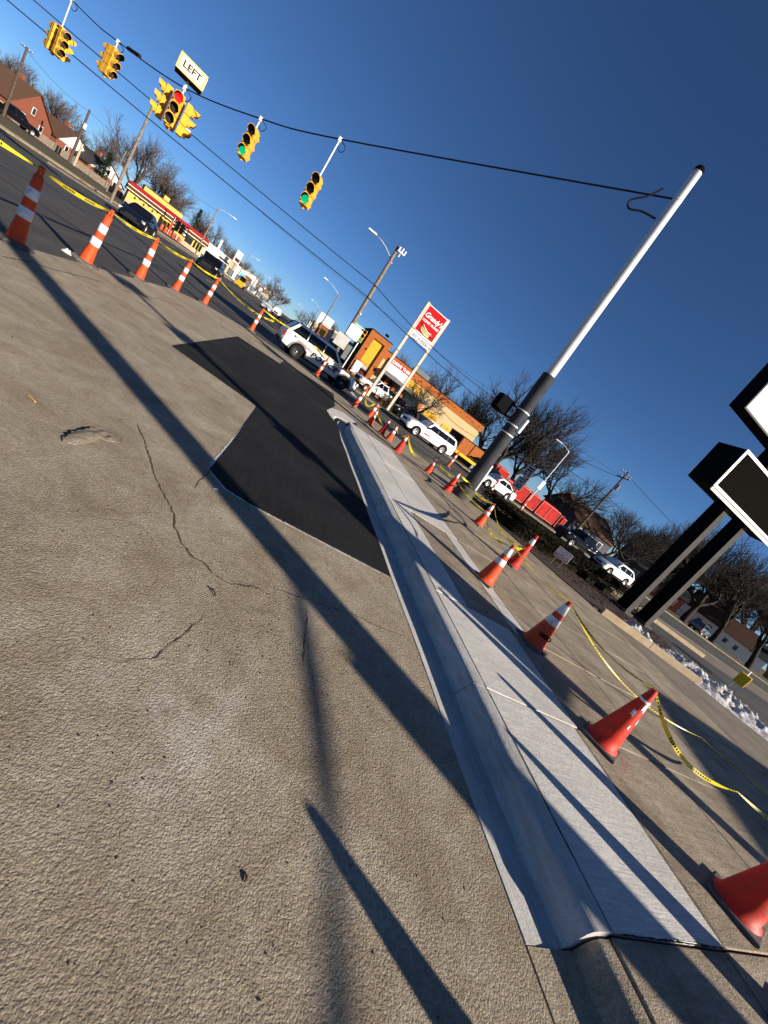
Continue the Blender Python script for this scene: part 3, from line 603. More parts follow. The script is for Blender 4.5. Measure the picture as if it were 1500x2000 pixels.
def cone_parts(t, h, bands, body=M_OR, base=.36, seg=28):
    r = lambda z: .145*(1-z/h)+.027*(z/h)
    MB().box(-base/2, -base/2, 0, base/2, base/2, .032).build('base', M_RUB, t, bevel=.012)
    edges = [.03]
    for a, b_ in bands: edges += [a*h, b_*h]
    edges.append(h)
    MB().lathe([(.165, .025), (.155, .045)]+[(r(z), z) for z in (.06, .2*h, .4*h, .6*h, .8*h, .97*h)]+[(.024, h), (.017, h), (.015, h-.05)], seg).build('body', body, t, smooth=True)
    for a, b_ in bands:
        MB().lathe([(r(a*h)+.0005, a*h), (r(a*h)+.0025, a*h+.002), (r(b_*h)+.0025, b_*h-.002), (r(b_*h)+.0005, b_*h)], seg).build('band', M_BAND, t, smooth=True)
CONES = {}
TWO = [(.50, .64), (.74, .92)]
def cone(label, x, y, z, h=.71, bands=TWO, body=M_OR, rz=0., tilt=(0, 0)):
    key = (h, tuple(bands), body.name)
    if key not in CONES:
        t = thing('traffic_cone', label, 'traffic cone', (x, y, z), rz, 'traffic cones along the new sidewalk'); cone_parts(t, h, bands, body); CONES[key] = t
    else: t = dup(CONES[key], (x, y, z), rz, label)
    t.rotation_euler = (tilt[0], tilt[1], rz); return Vector((x, y, z+h))
c1 = cone('plain scuffed orange cone without bands, nearest the sidewalk joint', 4.33, .98, .142, .72, [], M_RO, .3)
c2 = cone('red cone with peeled remains of bands beside the second kerb joint', 4.08, 2.18, .142, .72, [(.80, .83)], M_RO, .5)
c3 = cone('orange cone marked WSD with two white bands', 4.18, 3.56, .142, .71, TWO, M_OR, .1)
c4 = cone('orange cone with two scuffed bands in front of a taller red cone', 4.10, 4.90, .142, .71, TWO, M_OR, .6)
c5 = cone('tall red cone with a single band near its tip by the hedge bed', 6.18, 7.02, .142, .86, [(.72, .88)], M_RO, .2)
c6 = cone('orange cone holding the tape beside the hedge corner', 6.38, 9.30, .142, .71, TWO, M_OR, .4)
c7 = cone('red cone with tape wrapped round its middle at the pale pole foot', 6.20, 11.55, .142, .74, [(.74, .92)], M_RO, .1)
c8 = cone('orange cone with one collar band between the pale pole and the drive', 6.02, 13.15, .10, .71, TWO, M_OR, .7)
c9 = cone('dented red cone with a dark shaded side before the white wagon', 4.80, 13.60, .075, .71, [(.70, .86)], M_RO, .35, (.05, -.06))
c10 = cone('orange cone with broad white bands paired with a shaded red cone', 5.02, 15.9, .012, .70, TWO, M_OR, .2)
c11 = cone('shaded red cone paired with the broad banded cone', 4.72, 16.25, .012, .70, [(.74, .90)], M_RO, .8)
c12 = cone('orange cone farthest along the walk, before the channelizers', 4.25, 16.9, .012, .70, TWO, M_OR, .3)
c13 = cone('red cone cut off by the picture edge beside the old sidewalk', 3.93, .36, .13, .71, TWO, M_RO, .3)
c14 = cone('orange cone standing on the old sidewalk behind the viewer', 2.72, -.78, .13, .75, TWO, M_OR, .3)
def peel(t, h, z0, z1, a0, a1):
    r = lambda z: .145*(1-z/h)+.027*(z/h)+.0022; b = MB(); n = 6
    for i in range(n+1):
        a = lerp_(a0, a1, i/n); j0, j1 = random.uniform(-.012, .012), random.uniform(-.015, .015); b.v += [(r(z0+j0)*cos(a), r(z0+j0)*sin(a), z0+j0), (r(z1+j1)*cos(a), r(z1+j1)*sin(a), z1+j1)]
    for i in range(n): b.f.append((2*i, 2*i+2, 2*i+3, 2*i+1))
    b.build('peeled_band', M_BAND, t, smooth=True)
def lerp_(a, b, t): return a+(b-a)*t
pc2 = [o for o in COL.objects if o.get('label', '').startswith('red cone with peeled')][0]
for z0, z1, a0, a1 in ((.50, .60, -2.6, -2.0), (.42, .47, -3.2, -2.8), (.36, .42, -1.9, -1.45), (.52, .56, -1.7, -1.3), (.30, .33, -2.5, -2.3)): peel(pc2, .72, z0, z1, a0, a1)
text('lettering', 'WSD', .075, M_BLKTXT, [o for o in COL.objects if o.get('label', '').startswith('orange cone marked WSD')][0], (-.062, -.1155, .20), (radians(80), 0, radians(-28)), .0015, .003)

def chan_parts(t):
    h = 1.07
    w = lambda z: .115*(1-z/h)+.062*(z/h)
    MB().lathe([(.27, 0), (.275, .03), (.24, .055), (.12, .065)], 8).build('base', M_RUB, t)
    MB().lathe([(.125, .05), (.12, .08), (w(.3), .3), (w(.33)-.004, .32), (w(.5), .5), (w(.8), .8), (w(h), h), (.03, h+.015), (0, h+.015)], 20).build('body', M_OR, t, smooth=True)
    for a, b_ in ((.42, .58), (.72, .88)): MB().lathe([(w(a), a), (w(a)+.004, a+.004), (w(b_)+.004, b_-.004), (w(b_), b_)], 20).build('band', M_BAND, t, smooth=True)
    b = MB(); b.tube([(-.028, 0, h), (-.022, 0, h+.10)], .02, 8); b.tube([(.028, 0, h), (.022, 0, h+.10)], .02, 8); b.tube([(-.03, 0, h+.12), (.03, 0, h+.12)], .032, 10); b.build('handle', M_OR, t, smooth=True)
ch0 = None; CH = []
for (x, y, lab, lean, z) in ((-4.13, 8.45, 'tall striped channelizer where the tape leaves the picture, its shadow crossing the road', (-.03, -.02), None), (-4.2, 10.95, 'leaning striped channelizer next to a white paper scrap', (.02, .08), None), (-4.15, 14.0, 'third striped channelizer along the road edge from the taped end', (0, .01), None),
      (-4.05, 17.3, 'striped channelizer before the street corner bends', (.01, .06), None), (-3.5, 19.6, 'striped channelizer standing at the bend of the street corner', (0, .06), None), (-1.78, 22.7, 'striped channelizer shaded behind the police car', (0, .03), None),
      (1.95, 22.9, 'striped channelizer standing against the police car door', (0, .05), None), (4.0, 20.3, 'orange channelizer just past the police car bumper', (0, .06), None), (4.85, 20.15, 'orange channelizer with trailing tape before the restaurant verge', (0, .07), None),
      (11.7, 23.7, 'leaning channelizer on the street behind the white wagon', (0, .05), None), (15.4, 23.8, 'tall thin channelizer standing in front of the white sedan', (0, .04), None), (21.5, 28.0, 'small channelizer on the far side of the street by the containers', (0, .03), None)):
    z = gz(x)-.008
    if ch0 is None:
        ch0 = thing('channelizer', lab, 'traffic channelizer', (x, y, z), 0, 'striped channelizers along the streets'); chan_parts(ch0); t = ch0
    else: t = dup(ch0, (x, y, z), random.uniform(0, 3), lab)
    t.rotation_euler = (lean[0], lean[1], random.uniform(-.3, .3)); CH.append(Vector((x+1.1*sin(lean[1]), y, z+1.17)))
# tape material: yellow film with rows of black printed words
def tape_mat():
    m = bpy.data.materials.new('caution_tape'); m.use_nodes = True; n = m.node_tree.nodes; l = m.node_tree.links; b = n['Principled BSDF']; b.inputs['Roughness'].default_value = .35
    uv = n.new('ShaderNodeUVMap'); sp = n.new('ShaderNodeSeparateXYZ'); l.new(uv.outputs[0], sp.inputs[0])
    def mth(op, a, c=None, v=None):
        q = n.new('ShaderNodeMath'); q.operation = op; l.new(a, q.inputs[0])
        if c is not None: l.new(c, q.inputs[1])
        elif v is not None: q.inputs[1].default_value = v
        return q.outputs[0]
    u = sp.outputs[0]; v = sp.outputs[1]
    word = mth('LESS_THAN', mth('FRACT', mth('MULTIPLY', u, v=1/.75)), v=.52)
    nz = n.new('ShaderNodeTexNoise'); nz.noise_dimensions = '1D'; nz.inputs['Scale'].default_value = 22; nz.inputs['Detail'].default_value = 1; l.new(u, nz.inputs['W'])
    let = mth('LESS_THAN', mth('FRACT', mth('MULTIPLY', u, v=1/.055)), v=.62)
    band = mth('LESS_THAN', mth('ABSOLUTE', mth('SUBTRACT', v, v=.5)), v=.3)
    f = mth('MULTIPLY', mth('MULTIPLY', word, let), band)
    mx = n.new('ShaderNodeMix'); mx.data_type = 'RGBA'; l.new(f, mx.inputs[0]); mx.inputs[6].default_value = (.78, .62, .02, 1); mx.inputs[7].default_value = (.015, .014, .01, 1)
    l.new(mx.outputs[2], b.inputs['Base Color'])
    tr = n.new('ShaderNodeBsdfTranslucent'); l.new(mx.outputs[2], tr.inputs[0]); ms = n.new('ShaderNodeMixShader'); ms.inputs[0].default_value = .22
    l.new(b.outputs[0], ms.inputs[1]); l.new(tr.outputs[0], ms.inputs[2]); l.new(ms.outputs[0], n['Material Output'].inputs[0])
    return m
M_TAPE = tape_mat()
def tape(label, pts, sags, w=.075, seed=0, twist=1.6):
    rr = random.Random(seed); me_v = []; me_f = []; uvs = []; L = 0; prev = None; P = []
    for i, (a, b_) in enumerate(zip(pts, pts[1:])):
        c = catenary(a, b_, sags[i] if isinstance(sags, (list, tuple)) else sags, 26); P += [(q, k/26) for k, q in enumerate(c)][:-1 if i < len(pts)-2 else None]
    for i, (p, fr) in enumerate(P):
        q = P[min(i+1, len(P)-1)][0]; o = P[max(i-1, 0)][0]; t = (q-o).normalized(); s = t.cross(Vector((0, 0, 1)))
        s = s.normalized() if s.length > .01 else Vector((1, 0, 0)); u_ = s.cross(t)
        pinch = .30+.70*min(1, 5*min(fr, 1-fr)); a = pi/2+twist*sin(fr*pi*1.0+seed)*sin(i*.11+seed*2.1)+.2*noise.noise(Vector((i*.3, seed, 0)))
        d = (s*cos(a)+u_*sin(a))*w/2*pinch
        if prev is not None: L += (p-prev).length
        prev = p; me_v += [tuple(p-d), tuple(p+d)]; uvs.append(L)
    n = len(P)
    for i in range(n-1): me_f.append((2*i, 2*i+1, 2*i+3, 2*i+2))
    me = bpy.data.meshes.new('caution_tape'); me.from_pydata(me_v, [], me_f); me.materials.append(M_TAPE)
    ul = me.uv_layers.new(name='UVMap')
    for pl in me.polygons:
        for li in pl.loop_indices:
            vi = me.loops[li].vertex_index; ul.data[li].uv = (uvs[vi//2], vi % 2)
    for pl in me.polygons: pl.use_smooth = True
    ob = bpy.data.objects.new('caution_tape', me); COL.objects.link(ob)
    return tag(ob, label, 'tape')
tape('yellow caution tape strung from channelizer to channelizer along the road', [Vector((-5.6, 6.6, 1.28))]+CH[:5]+[Vector((-.6, 26.5, 1.15))], [.05, .05, .06, .06, .06, .35], w=.062, seed=1, twist=.9)
tape('tape strand crossing the tail and side of the police car', [CH[5], Vector((.3, 24.35, 1.3)), Vector((2.3, 23.95, 1.12)), CH[7]], [.1, .06, .05], seed=3, twist=.6)
tape('slack tangle of tape hanging between the two channelizers by the verge', [CH[7], CH[8], Vector((4.8, 18.6, .5)), c12], [.75, .2, .1], seed=4)
tape('tape sagging from the far cone past the paired cones to the dented cone', [c12, c10, c9, c8], [.35, .25, .45], seed=6)
tape('twisted tape running from the collar cone past the pale pole to the hedge corner cone', [c8-Vector((0, 0, .1)), c7-Vector((0, 0, .25)), c6-Vector((0, 0, .3)), c4-Vector((0, 0, .02))], [.1, .08, .2], w=.05, seed=7)
tape('tape strand round the pale pole base to the hedge corner cone and down the bed', [c7, PB+Vector((-.2, -.25, .15)), c6, c5-Vector((.1, .1, .35)), c4], [.05, .12, .25, .05], w=.055, seed=8)
tape('tape stretched from the WSD cone to the scuffed cone behind it', [c4, c3, c2], [.06, .1], w=.024, seed=9, twist=1.3)
tape('loose tape lying and sagging from the red cone across the shaded concrete', [c2, Vector((6.4, 2.1, .32)), Vector((9, 1.6, .3))], [.22, .1], w=.04, seed=10, twist=.8)
tape('second tape strand lying along the dark drive edge', [c3, Vector((7.4, 3.1, .28)), Vector((9.5, 2.0, .3))], [.25, .06], w=.018, seed=12, twist=.8)

# ================================================================ HEDGE AND SHRUBS
M_HEDGE = mat('hedge_leaf', (.014, .0125, .0045), .9, var=.8, vs_=7); M_HCORE = mat('hedge_core', (.012, .011, .006), .95)
def leafy(name, m, parent, pts_fn, n, size, seed):
    rr = random.Random(seed); b = MB()
    for _ in range(n):
        p = Vector(pts_fn(rr)); d = Vector((rr.gauss(0, 1), rr.gauss(0, 1), rr.gauss(0, 1))).normalized(); e = d.orthogonal().normalized()
        s = size*rr.uniform(.5, 1.5); k = len(b.v)
        b.v += [tuple(p-e*s*.35), tuple(p+d*s), tuple(p+e*s*.35)]; b.f.append((k, k+1, k+2))
    return tag(b.build(name, m, parent), kind='stuff')
hp = [(8.35, 13.6), (9.35, 11.25), (13.8, 11.9), (16.9, 12.3), (16.9, 13.2), (9.4, 13.9)]
t = thing('hedge', 'low dark evergreen hedge behind the yard sign', 'hedge', (12, 12.6, .15))
ip = [(12+(x-12.2)*.86, 12.65+(y-12.65)*.45) for x, y in hp]
MB().prism([(x-12, y-12.6) for x, y in ip], 0, .30).build('core', M_HCORE, t)
def inside(x, y, poly):
    c = False
    for i in range(len(poly)):
        (x0, y0), (x1, y1) = poly[i], poly[(i+1) % len(poly)]
        if (y0 > y) != (y1 > y) and x < (x1-x0)*(y-y0)/(y1-y0)+x0: c = not c
    return c
def hpt(rr):
    while True:
        x = rr.uniform(8.3, 16.9); y = rr.uniform(11.2, 13.9)
        if not inside(x, y, hp): continue
        h = .76+.12*noise.noise(Vector((x*.9, y*.9, 0)))+.05*noise.noise(Vector((x*4, y*4, 3)))
        z = h*(rr.random()**.35)
        return (x-12, y-12.6, z)
leafy('foliage', M_HEDGE, t, hpt, 46000, .055, 2)
def shrub(label, x, y, r, h, n, m=M_HEDGE, seed=1, z=.1, size=.05):
    t = thing('shrub', label, 'shrub', (x, y, z))
    def f(rr):
        v = Vector((rr.gauss(0, 1), rr.gauss(0, 1), abs(rr.gauss(0, 1)))).normalized()*(rr.random()**.4); return (v.x*r, v.y*r, v.z*h)
    leafy('foliage', m, t, f, n, size, seed)
    b = MB(); rr = random.Random(seed)
    for k in range(9):
        a = rr.uniform(0, 6.28); b.tube([(0, 0, -.05), (cos(a)*r*.4, sin(a)*r*.4, h*.5), (cos(a)*r*.7, sin(a)*r*.7, h*.8)], [.02, .012, .006], 4)
    b.build('stems', M_WOODD, t)
shrub('brown winter shrub under the drive thru sign', 10.6, 41.2, .9, 1.3, 1500, mat('brown_leaf', (.075, .045, .016), .9, var=.5, vs_=5), 4, .1, .09)
shrub('low clipped bush beside the yellow guard rail', 16.0, 39.6, 1.0, .9, 1500, M_HEDGE, 5, .1, .09)
shrub('dark low bush at the end of the yellow guard rail', 18.2, 39.4, 1.0, .8, 1200, M_HEDGE, 6, .1, .09)
shrub('small round bush between the sign posts and the drive', 17.4, 12.0, .5, .6, 900, M_HEDGE, 7, .15, .05)

# ================================================================ BLACK PYLON SIGN, RIGHT
M_BLKP = mat('pylon_black', (.004, .004, .005), .8, spec=.05, var=.2, vs_=3); M_PYG = mat('pylon_lit_post_face', (.060, .058, .054), .8, var=.12, vs_=4); M_ALU = mat('aluminium_trim', (.62, .58, .50), .45, .2, var=.08, vs_=5)
t = thing('pylon_sign', 'tall black pylon sign with a white panel above a dark message board', 'sign', (15.8, 11.0, .12))
for x in (-.65, .70):
    b = MB(); b.box(x-.14, -.26, -.1, x+.14, .26, 9.6); b.build('post', M_BLKP, t, bevel=.01)
    MB().box(x-.138, -.272, -.1, x+.138, -.262, 5.2).build('lit_post_face', M_PYG, t)  # lighter grey sheet gives the black post its sunlit front
    MB().box(x-.26, -.38, -.1, x+.26, .38, .16).build('footing', M_SHADECONC, t, bevel=.02)
MB().box(-2.4, -.5, 5.23, 2.4, .5, 6.68).build('message_cabinet', M_BLKP, t, bevel=.02)
fr = MB(); fr.box(-2.40, -.535, 6.60, 2.40, -.502, 6.69); fr.box(-2.40, -.535, 5.23, 2.40, -.502, 5.32); fr.box(-2.40, -.535, 5.321, -2.30, -.502, 6.599); fr.box(2.30, -.535, 5.321, 2.40, -.502, 6.599); fr.build('message_frame', M_ALU, t)
MB().box(-2.36, -.515, 5.10, 2.36, -.47, 5.20).build('lower_trim', M_ALU, t)
scr = MB().box(-2.3, -.51, 5.32, 2.3, -.503, 6.60).build('message_screen', mat('led_board', (.007, .006, .005), .9, spec=.03), t)
lv = MB()
for k in range(48): z = 5.335+k*.0262; lv.box(-2.3, -.526, z, 2.3, -.511, z+.010)
tag(lv.build('louvre_ridges', mat('led_louvre', (.013, .011, .009), .9, spec=.03), scr), kind='stuff')
b = MB(); b.box(-3.5, -.25, 7.48, 3.5, .25, 10.6); b.build('upper_cabinet', M_BLKP, t, bevel=.01)
fr = MB(); fr.box(-3.49, -.275, 7.49, 3.49, -.252, 7.55); fr.box(-3.49, -.275, 7.551, -3.43, -.252, 10.5); fr.box(-3.49, -.275, 10.501, 3.49, -.252, 10.56); fr.box(3.43, -.275, 7.551, 3.49, -.252, 10.5); fr.build('panel_frame', mat('grey_trim', (.09, .09, .09), .7), t)
MB().box(-3.43, -.272, 7.55, 3.43, -.253, 10.5).build('white_panel', mat('sign_panel_white', (.85, .85, .84), .5), t)
for k, x in enumerate((21.4, 22.2)):
    t = thing('yellow_box', ('yellow newspaper box on thin legs at the drive edge', 'shaded yellow newspaper box with a white cap loop')[k], 'newspaper box', (x, 9.55+k*.35, .112), .4)
    MB().box(-.24, -.2, .35, .24, .2, .85).build('body', mat('bright_yellow', (.72, .48, .02), .5), t, bevel=.02)
    MB().box(-.2, -.215, .5, .2, -.201, .8).build('window', mat('scuffed_yellow', (.62, .40, .02), .6), t)
    for sx in (-.2, .2):
        for sy in (-.15, .15): MB().box(sx-.02, sy-.02, 0, sx+.02, sy+.02, .36).build('leg', M_GALV, t)
    MB().tube([(-.1, 0, .84), (-.1, 0, 1.0), (.02, 0, 1.05), (.14, 0, 1.0), (.14, 0, .84)], .02, 6).build('loop', M_WHITE, t)

# ================================================================ UNSEEN POLES AND AN ADDED BLOCK THAT CAST THE FOREGROUND SHADOWS
t = thing('utility_pole', 'thick wood pole standing behind the viewer by the drive', 'pole', (7.2, -3.9, .11))
MB().tube([(0, 0, -.1), (0, 0, 12)], [.21, .15], 14).build('post', M_WOOD, t, smooth=True)
MB().obox((-.06, -.05, 0), (.74, .67, 0), (-.67, .74, 0), .44, .3, .5, 2.75).build('shadow_panel', M_GREYP, t)  # added panel, widens the pole's shadow where it crosses the walk
MB().tube(smooth([Vector((0, 0, 3.1)), Vector((-.5, -1.0, 2.75)), Vector((-1.1, -1.7, 2.45)), Vector((-1.7, -2.3, 2.1)), Vector((-2.3, -3.2, 1.6))], 6), [.018+.022*abs(sin(i*.42)) for i in range(25)], 8).build('hanging_cable', M_WIRE, t)
t = thing('lot_lamp', 'slim lot lamp post with small signs standing beside the viewer', 'lamp post', (8.5, -1.45, .11))
MB().tube([(0, 0, -.1), (0, 0, 6.0)], [.085, .07], 12).build('post', M_GALV, t)
MB().tube([(.19, -.02, -.1), (.17, -.02, 5.0)], .06, 10).build('conduit', M_GALV, t)
MB().obox((-.28, -.25, 0), (.74, .67, 0), (-.67, .74, 0), .62, .05, 2.1, 3.3).build('plate', M_SIGNW, t)  # offset plate added and sized to cast the broad band on the walk
MB().obox((0, 0, 0), (.74, .67, 0), (-.67, .74, 0), .50, .05, 3.6, 3.95).build('plate', M_SIGNW, t)
MB().obox((0, 0, 0), (.74, .67, 0), (-.67, .74, 0), .55, .25, 5.0, 5.25).build('camera_box', M_WHITE, t)
MB().obox((0, 0, 0), (.74, .67, 0), (-.67, .74, 0), .7, .35, 5.95, 6.2).build('lamp_head', M_WHITE, t)
d1 = Vector((-.55, -.84)); d2 = Vector((.97, -.26)); c = Vector((16.25, -4.7)); q = [c, c+d1*9, c+d1*9+d2*12, c+d2*12]
t = thing('unseen_shade_block', 'unseen flat roofed block added behind the viewer to shade the walk', 'building', (c.x, c.y, .1))  # added block; its corner and edges follow the shadow it casts
MB().prism([(p.x-c.x, p.y-c.y) for p in q], 0, 3.9).build('wall', M_OLD, t); q2 = [c-d1*.3-d2*.3, c+d1*9.3-d2*.3, c+d1*9.3+d2*12, c+d2*12-d1*.3]
MB().prism([(p.x-c.x, p.y-c.y) for p in q2], 3.9, 4.2).build('roof', M_GREYP, t)

# ================================================================ VEHICLES
M_TYRE = mat('tyre', (.014, .014, .015), .85, bump=.2, bs=60); M_RIM = mat('alloy_rim', (.62, .62, .62), .35, .6); M_STEELRIM = mat('steel_rim', (.035, .035, .038), .4, .4); M_HUB = mat('hub_cap', (.55, .55, .56), .25, .8)
M_TRIM = mat('black_trim', (.018, .018, .019), .6); M_HEADL = mat('headlamp', (.55, .57, .6), .12, spec=.8); M_TAIL = mat('tail_lamp', (.38, .012, .012), .25); M_CHROME = mat('chrome', (.7, .7, .7), .15, .9); M_WELL = mat('wheel_well', (.008, .008, .008), .95)
def paint(name, c, rough=.32): return mat(name, c, rough, coat=.6, var=.04, vs_=1.5)
P_WHITE = paint('car_white', (.78, .77, .75)); P_BLACK = mat('car_black', (.005, .005, .006), .05, spec=.3); P_NAVY = mat('car_dark_blue', (.006, .007, .013), .06, spec=.35); P_SILVER = paint('car_silver', (.45, .46, .48), .3); P_GREY = paint('car_grey', (.10, .105, .11), .3); P_RED = paint('car_red', (.30, .02, .02), .3); P_DIRTYW = mat('police_white', (.74, .73, .71), .38, coat=.3, vs_=1.1, c2=(.66, .60, .50), var=0)
SPEC = dict(  # length, half width, sill z, belt z, roof z, hood z, wheel r, front axle x, rear axle x, greenhouse x (ws base, ws top, roof rear, rear glass base), deck z
    suv=dict(L=5.05, W=1.0, sill=.34, belt=1.14, roof=1.76, hood=1.06, nose=.80, R=.385, fx=1.52, rx=-1.50, gh=(1.05, .35, -2.05, -2.42), deck=1.10, tail=1.05),
    wagon=dict(L=5.12, W=.97, sill=.30, belt=1.10, roof=1.70, hood=1.08, nose=.86, R=.37, fx=1.60, rx=-1.40, gh=(.95, .48, -2.25, -2.46), deck=1.08, tail=1.05),
    sedan=dict(L=4.75, W=.91, sill=.26, belt=.93, roof=1.45, hood=.88, nose=.62, R=.33, fx=1.42, rx=-1.34, gh=(.85, .10, -1.05, -1.85), deck=.98, tail=.92),
    cuv=dict(L=4.70, W=.94, sill=.32, belt=1.06, roof=1.67, hood=1.0, nose=.74, R=.365, fx=1.40, rx=-1.35, gh=(.95, .25, -1.75, -2.28), deck=1.05, tail=1.02),
    van=dict(L=5.1, W=1.0, sill=.28, belt=1.08, roof=1.75, hood=.98, nose=.72, R=.35, fx=1.65, rx=-1.45, gh=(1.35, .45, -2.25, -2.48), deck=1.05, tail=1.02),
    pickup=dict(L=5.85, W=1.0, sill=.45, belt=1.25, roof=1.90, hood=1.20, nose=.95, R=.41, fx=1.85, rx=-1.80, gh=(1.05, .50, -.75, -.95), deck=1.28, tail=1.22))
def lerp(a, b, t): return a+(b-a)*t
def interp(x, tab):
    tab = sorted(tab)
    if x <= tab[0][0]: return tab[0][1]
    for (a, u), (b, v) in zip(tab, tab[1:]):
        if a <= x <= b: return u+(v-u)*(x-a)/(b-a) if b > a else v
    return tab[-1][1]
def car_mesh(t, kind, pm, rim='alloy', detail=True, front_trim=True, handles=True):
    s = SPEC[kind]; L, W_ = s['L'], s['W']; xf, xr = L/2, -L/2; R = s['R']; AR = R+.07; g = s['gh']
    top = [(xr, s['tail']-.14), (xr+.07, s['tail']), (g[3]-.02, s['deck'] if kind in ('sedan', 'pickup') else s['belt']), (g[3]+.02, s['belt']), (g[0], s['belt']), (g[0]+.12, s['hood']+.03), (lerp(g[0], xf, .55), s['hood']-.01), (xf-.28, s['nose']+.10), (xf-.08, s['nose']), (xf, s['nose']-.14)]
    if kind == 'pickup': top = [(xr, s['tail']-.1), (xr+.03, s['tail']), (g[3]-.04, s['deck']), (g[3], s['belt']), (g[0], s['belt']), (g[0]+.1, s['hood']+.03), (xf-.45, s['hood']-.02), (xf-.12, s['hood']-.1), (xf, s['nose'])]
    wid = [(xr, W_*.82), (xr+.10, W_*.93), (xr+.5, W_*.99), (0, W_), (xf-.8, W_*.985), (xf-.35, W_*.93), (xf-.10, W_*.82), (xf, W_*.70)]
    low = [(xr, s['sill']+.18), (xr+.12, s['sill']+.06), (xr+.5, s['sill']), (xf-.5, s['sill']), (xf-.15, s['sill']-.02), (xf, s['sill']+.08)]
    xs = [xr, xr+.04, xr+.1, xr+.25, xr+.5]+[g[3]-.02, g[3]+.02, -.5, 0, .5, g[0], g[0]+.12, xf-.55, xf-.35, xf-.2, xf-.1, xf-.04, xf]
    for ax in (s['fx'], s['rx']): xs += [ax+AR*q for q in (-1.001, -.97, -.85, -.65, -.4, -.15, .15, .4, .65, .85, .97, 1.001)]
    xs = sorted(set(round(x, 3) for x in xs if xr <= x <= xf)); b = MB(); N = 0
    for x in xs:
        zt = interp(x, top); w = interp(x, wid); zl = interp(x, low)
        for ax in (s['fx'], s['rx']):
            d = abs(x-ax)
            if d < AR: zl = max(zl, R+sqrt(max(0, AR*AR-d*d)))
        zl = min(zl, zt-.12)
        mid = [(w*.94, zl), (w*.985, lerp(zl, zt, .12)), (w, lerp(zl, zt, .38)), (w*.992, lerp(zl, zt, .60)), (w*.965, lerp(zl, zt, .86)), (w*.93, zt-.015), (w*.87, zt+.012), (w*.5, zt+.03), (0, zt+.035)]
        ring = [(-p, q) for p, q in mid]+[(p, q) for p, q in mid[-2::-1]]
        N = len(ring); b.v += [(x, p, q) for p, q in ring]
    for i in range(len(xs)-1):
        for j in range(N-1): b.f.append((i*N+j, (i+1)*N+j, (i+1)*N+j+1, i*N+j+1))
    b.f.append(tuple(range(N))); b.f.append(tuple((len(xs)-1)*N+j for j in range(N-1, -1, -1)))
    body = b.build('body', pm, t, autos=True)
    try: body.data.set_sharp_from_angle(angle=radians(28))
    except Exception: pass
    MB().box(xr+.15, -W_*.80, s['sill']-.08, xf-.15, W_*.80, min(s['belt'], s['hood'])-.22).build('underbody', M_WELL, t)
    # greenhouse
    rz_, bz = s['roof'], s['belt']-.02; wb, wt = W_*.925, W_*.735
    gx = [(g[0], bz+.02), (lerp(g[0], g[1], .5), lerp(bz, rz_-.06, .55)), (g[1], rz_-.05), (g[1]-.22, rz_-.01), (lerp(g[1], g[2], .5), rz_), (g[2]+.2, rz_-.03), (g[2], rz_-.09), (lerp(g[2], g[3], .5), lerp(rz_-.09, bz, .5)), (g[3], bz+.02)]
    b = MB()
    for x, z in gx:
        f = max(0.0, (z-bz)/(rz_-bz)); ws = lerp(wb, wt, f)
        ring = [(-wb, bz), (-lerp(wb, ws, .5), lerp(bz, z, .5)), (-ws*1.0, z-.035*f), (-ws*.9, z+.005), (0, z+.02*f), (ws*.9, z+.005), (ws, z-.035*f), (lerp(wb, ws, .5), lerp(bz, z, .5)), (wb, bz)]
        N = len(ring); b.v += [(x, p, q) for p, q in ring]
    for i in range(len(gx)-1):
        for j in range(N-1): b.f.append((i*N+j, i*N+j+1, (i+1)*N+j+1, (i+1)*N+j))
    cab = b.build('cabin', pm, t, autos=True)
    def side_y(z): return lerp(wb, wt, (z-bz)/(rz_-bz))
    def pane(name, pts):                      # side panes: (x, z) polygons on both flanks
        for sg in (-1, 1):
            bb = MB(); n = len(pts)
            for off in (.012, -.02): bb.v += [(x, sg*(side_y(z)+off), z) for x, z in pts]
            fr = list(range(n)) if sg < 0 else list(range(n-1, -1, -1))
            bb.f.append(tuple(fr)); 
            for i in range(n):
                q = (i, (i+1) % n, n+(i+1) % n, n+i); bb.f.append(q if sg > 0 else q[::-1])
            bb.build(name, M_GLASS, cab)
    zl, zh = bz+.05, rz_-.13
    def xa(z): return lerp(g[0], g[1], (z-bz)/(rz_-.05-bz))-.16
    def xc(z): return lerp(g[3], g[2], (z-bz)/(rz_-.09-bz))+.17
    splits = {'pickup': [.5], 'sedan': [.52], 'suv': [.36, .70], 'wagon': [.33, .68], 'cuv': [.42, .78], 'van': [.30, .66]}[kind]
    cuts = [0]+splits+[1]; x_hi, x_lo = xa(zl), xc(zl)
    for a, b_ in zip(cuts, cuts[1:]):
        gp = .010 if kind in ('wagon', 'van') else .03; xA, xB = lerp(x_hi, x_lo, a)-(gp if a else 0), lerp(x_hi, x_lo, b_)+(gp if b_ < 1 else 0)
        tA, tB = min(xA, xa(zh)), max(xB, xc(zh))
        if tA-tB > .1: pane('side_window', [(xA, zl), (tA, zh), (tB, zh), (xB, zl)])
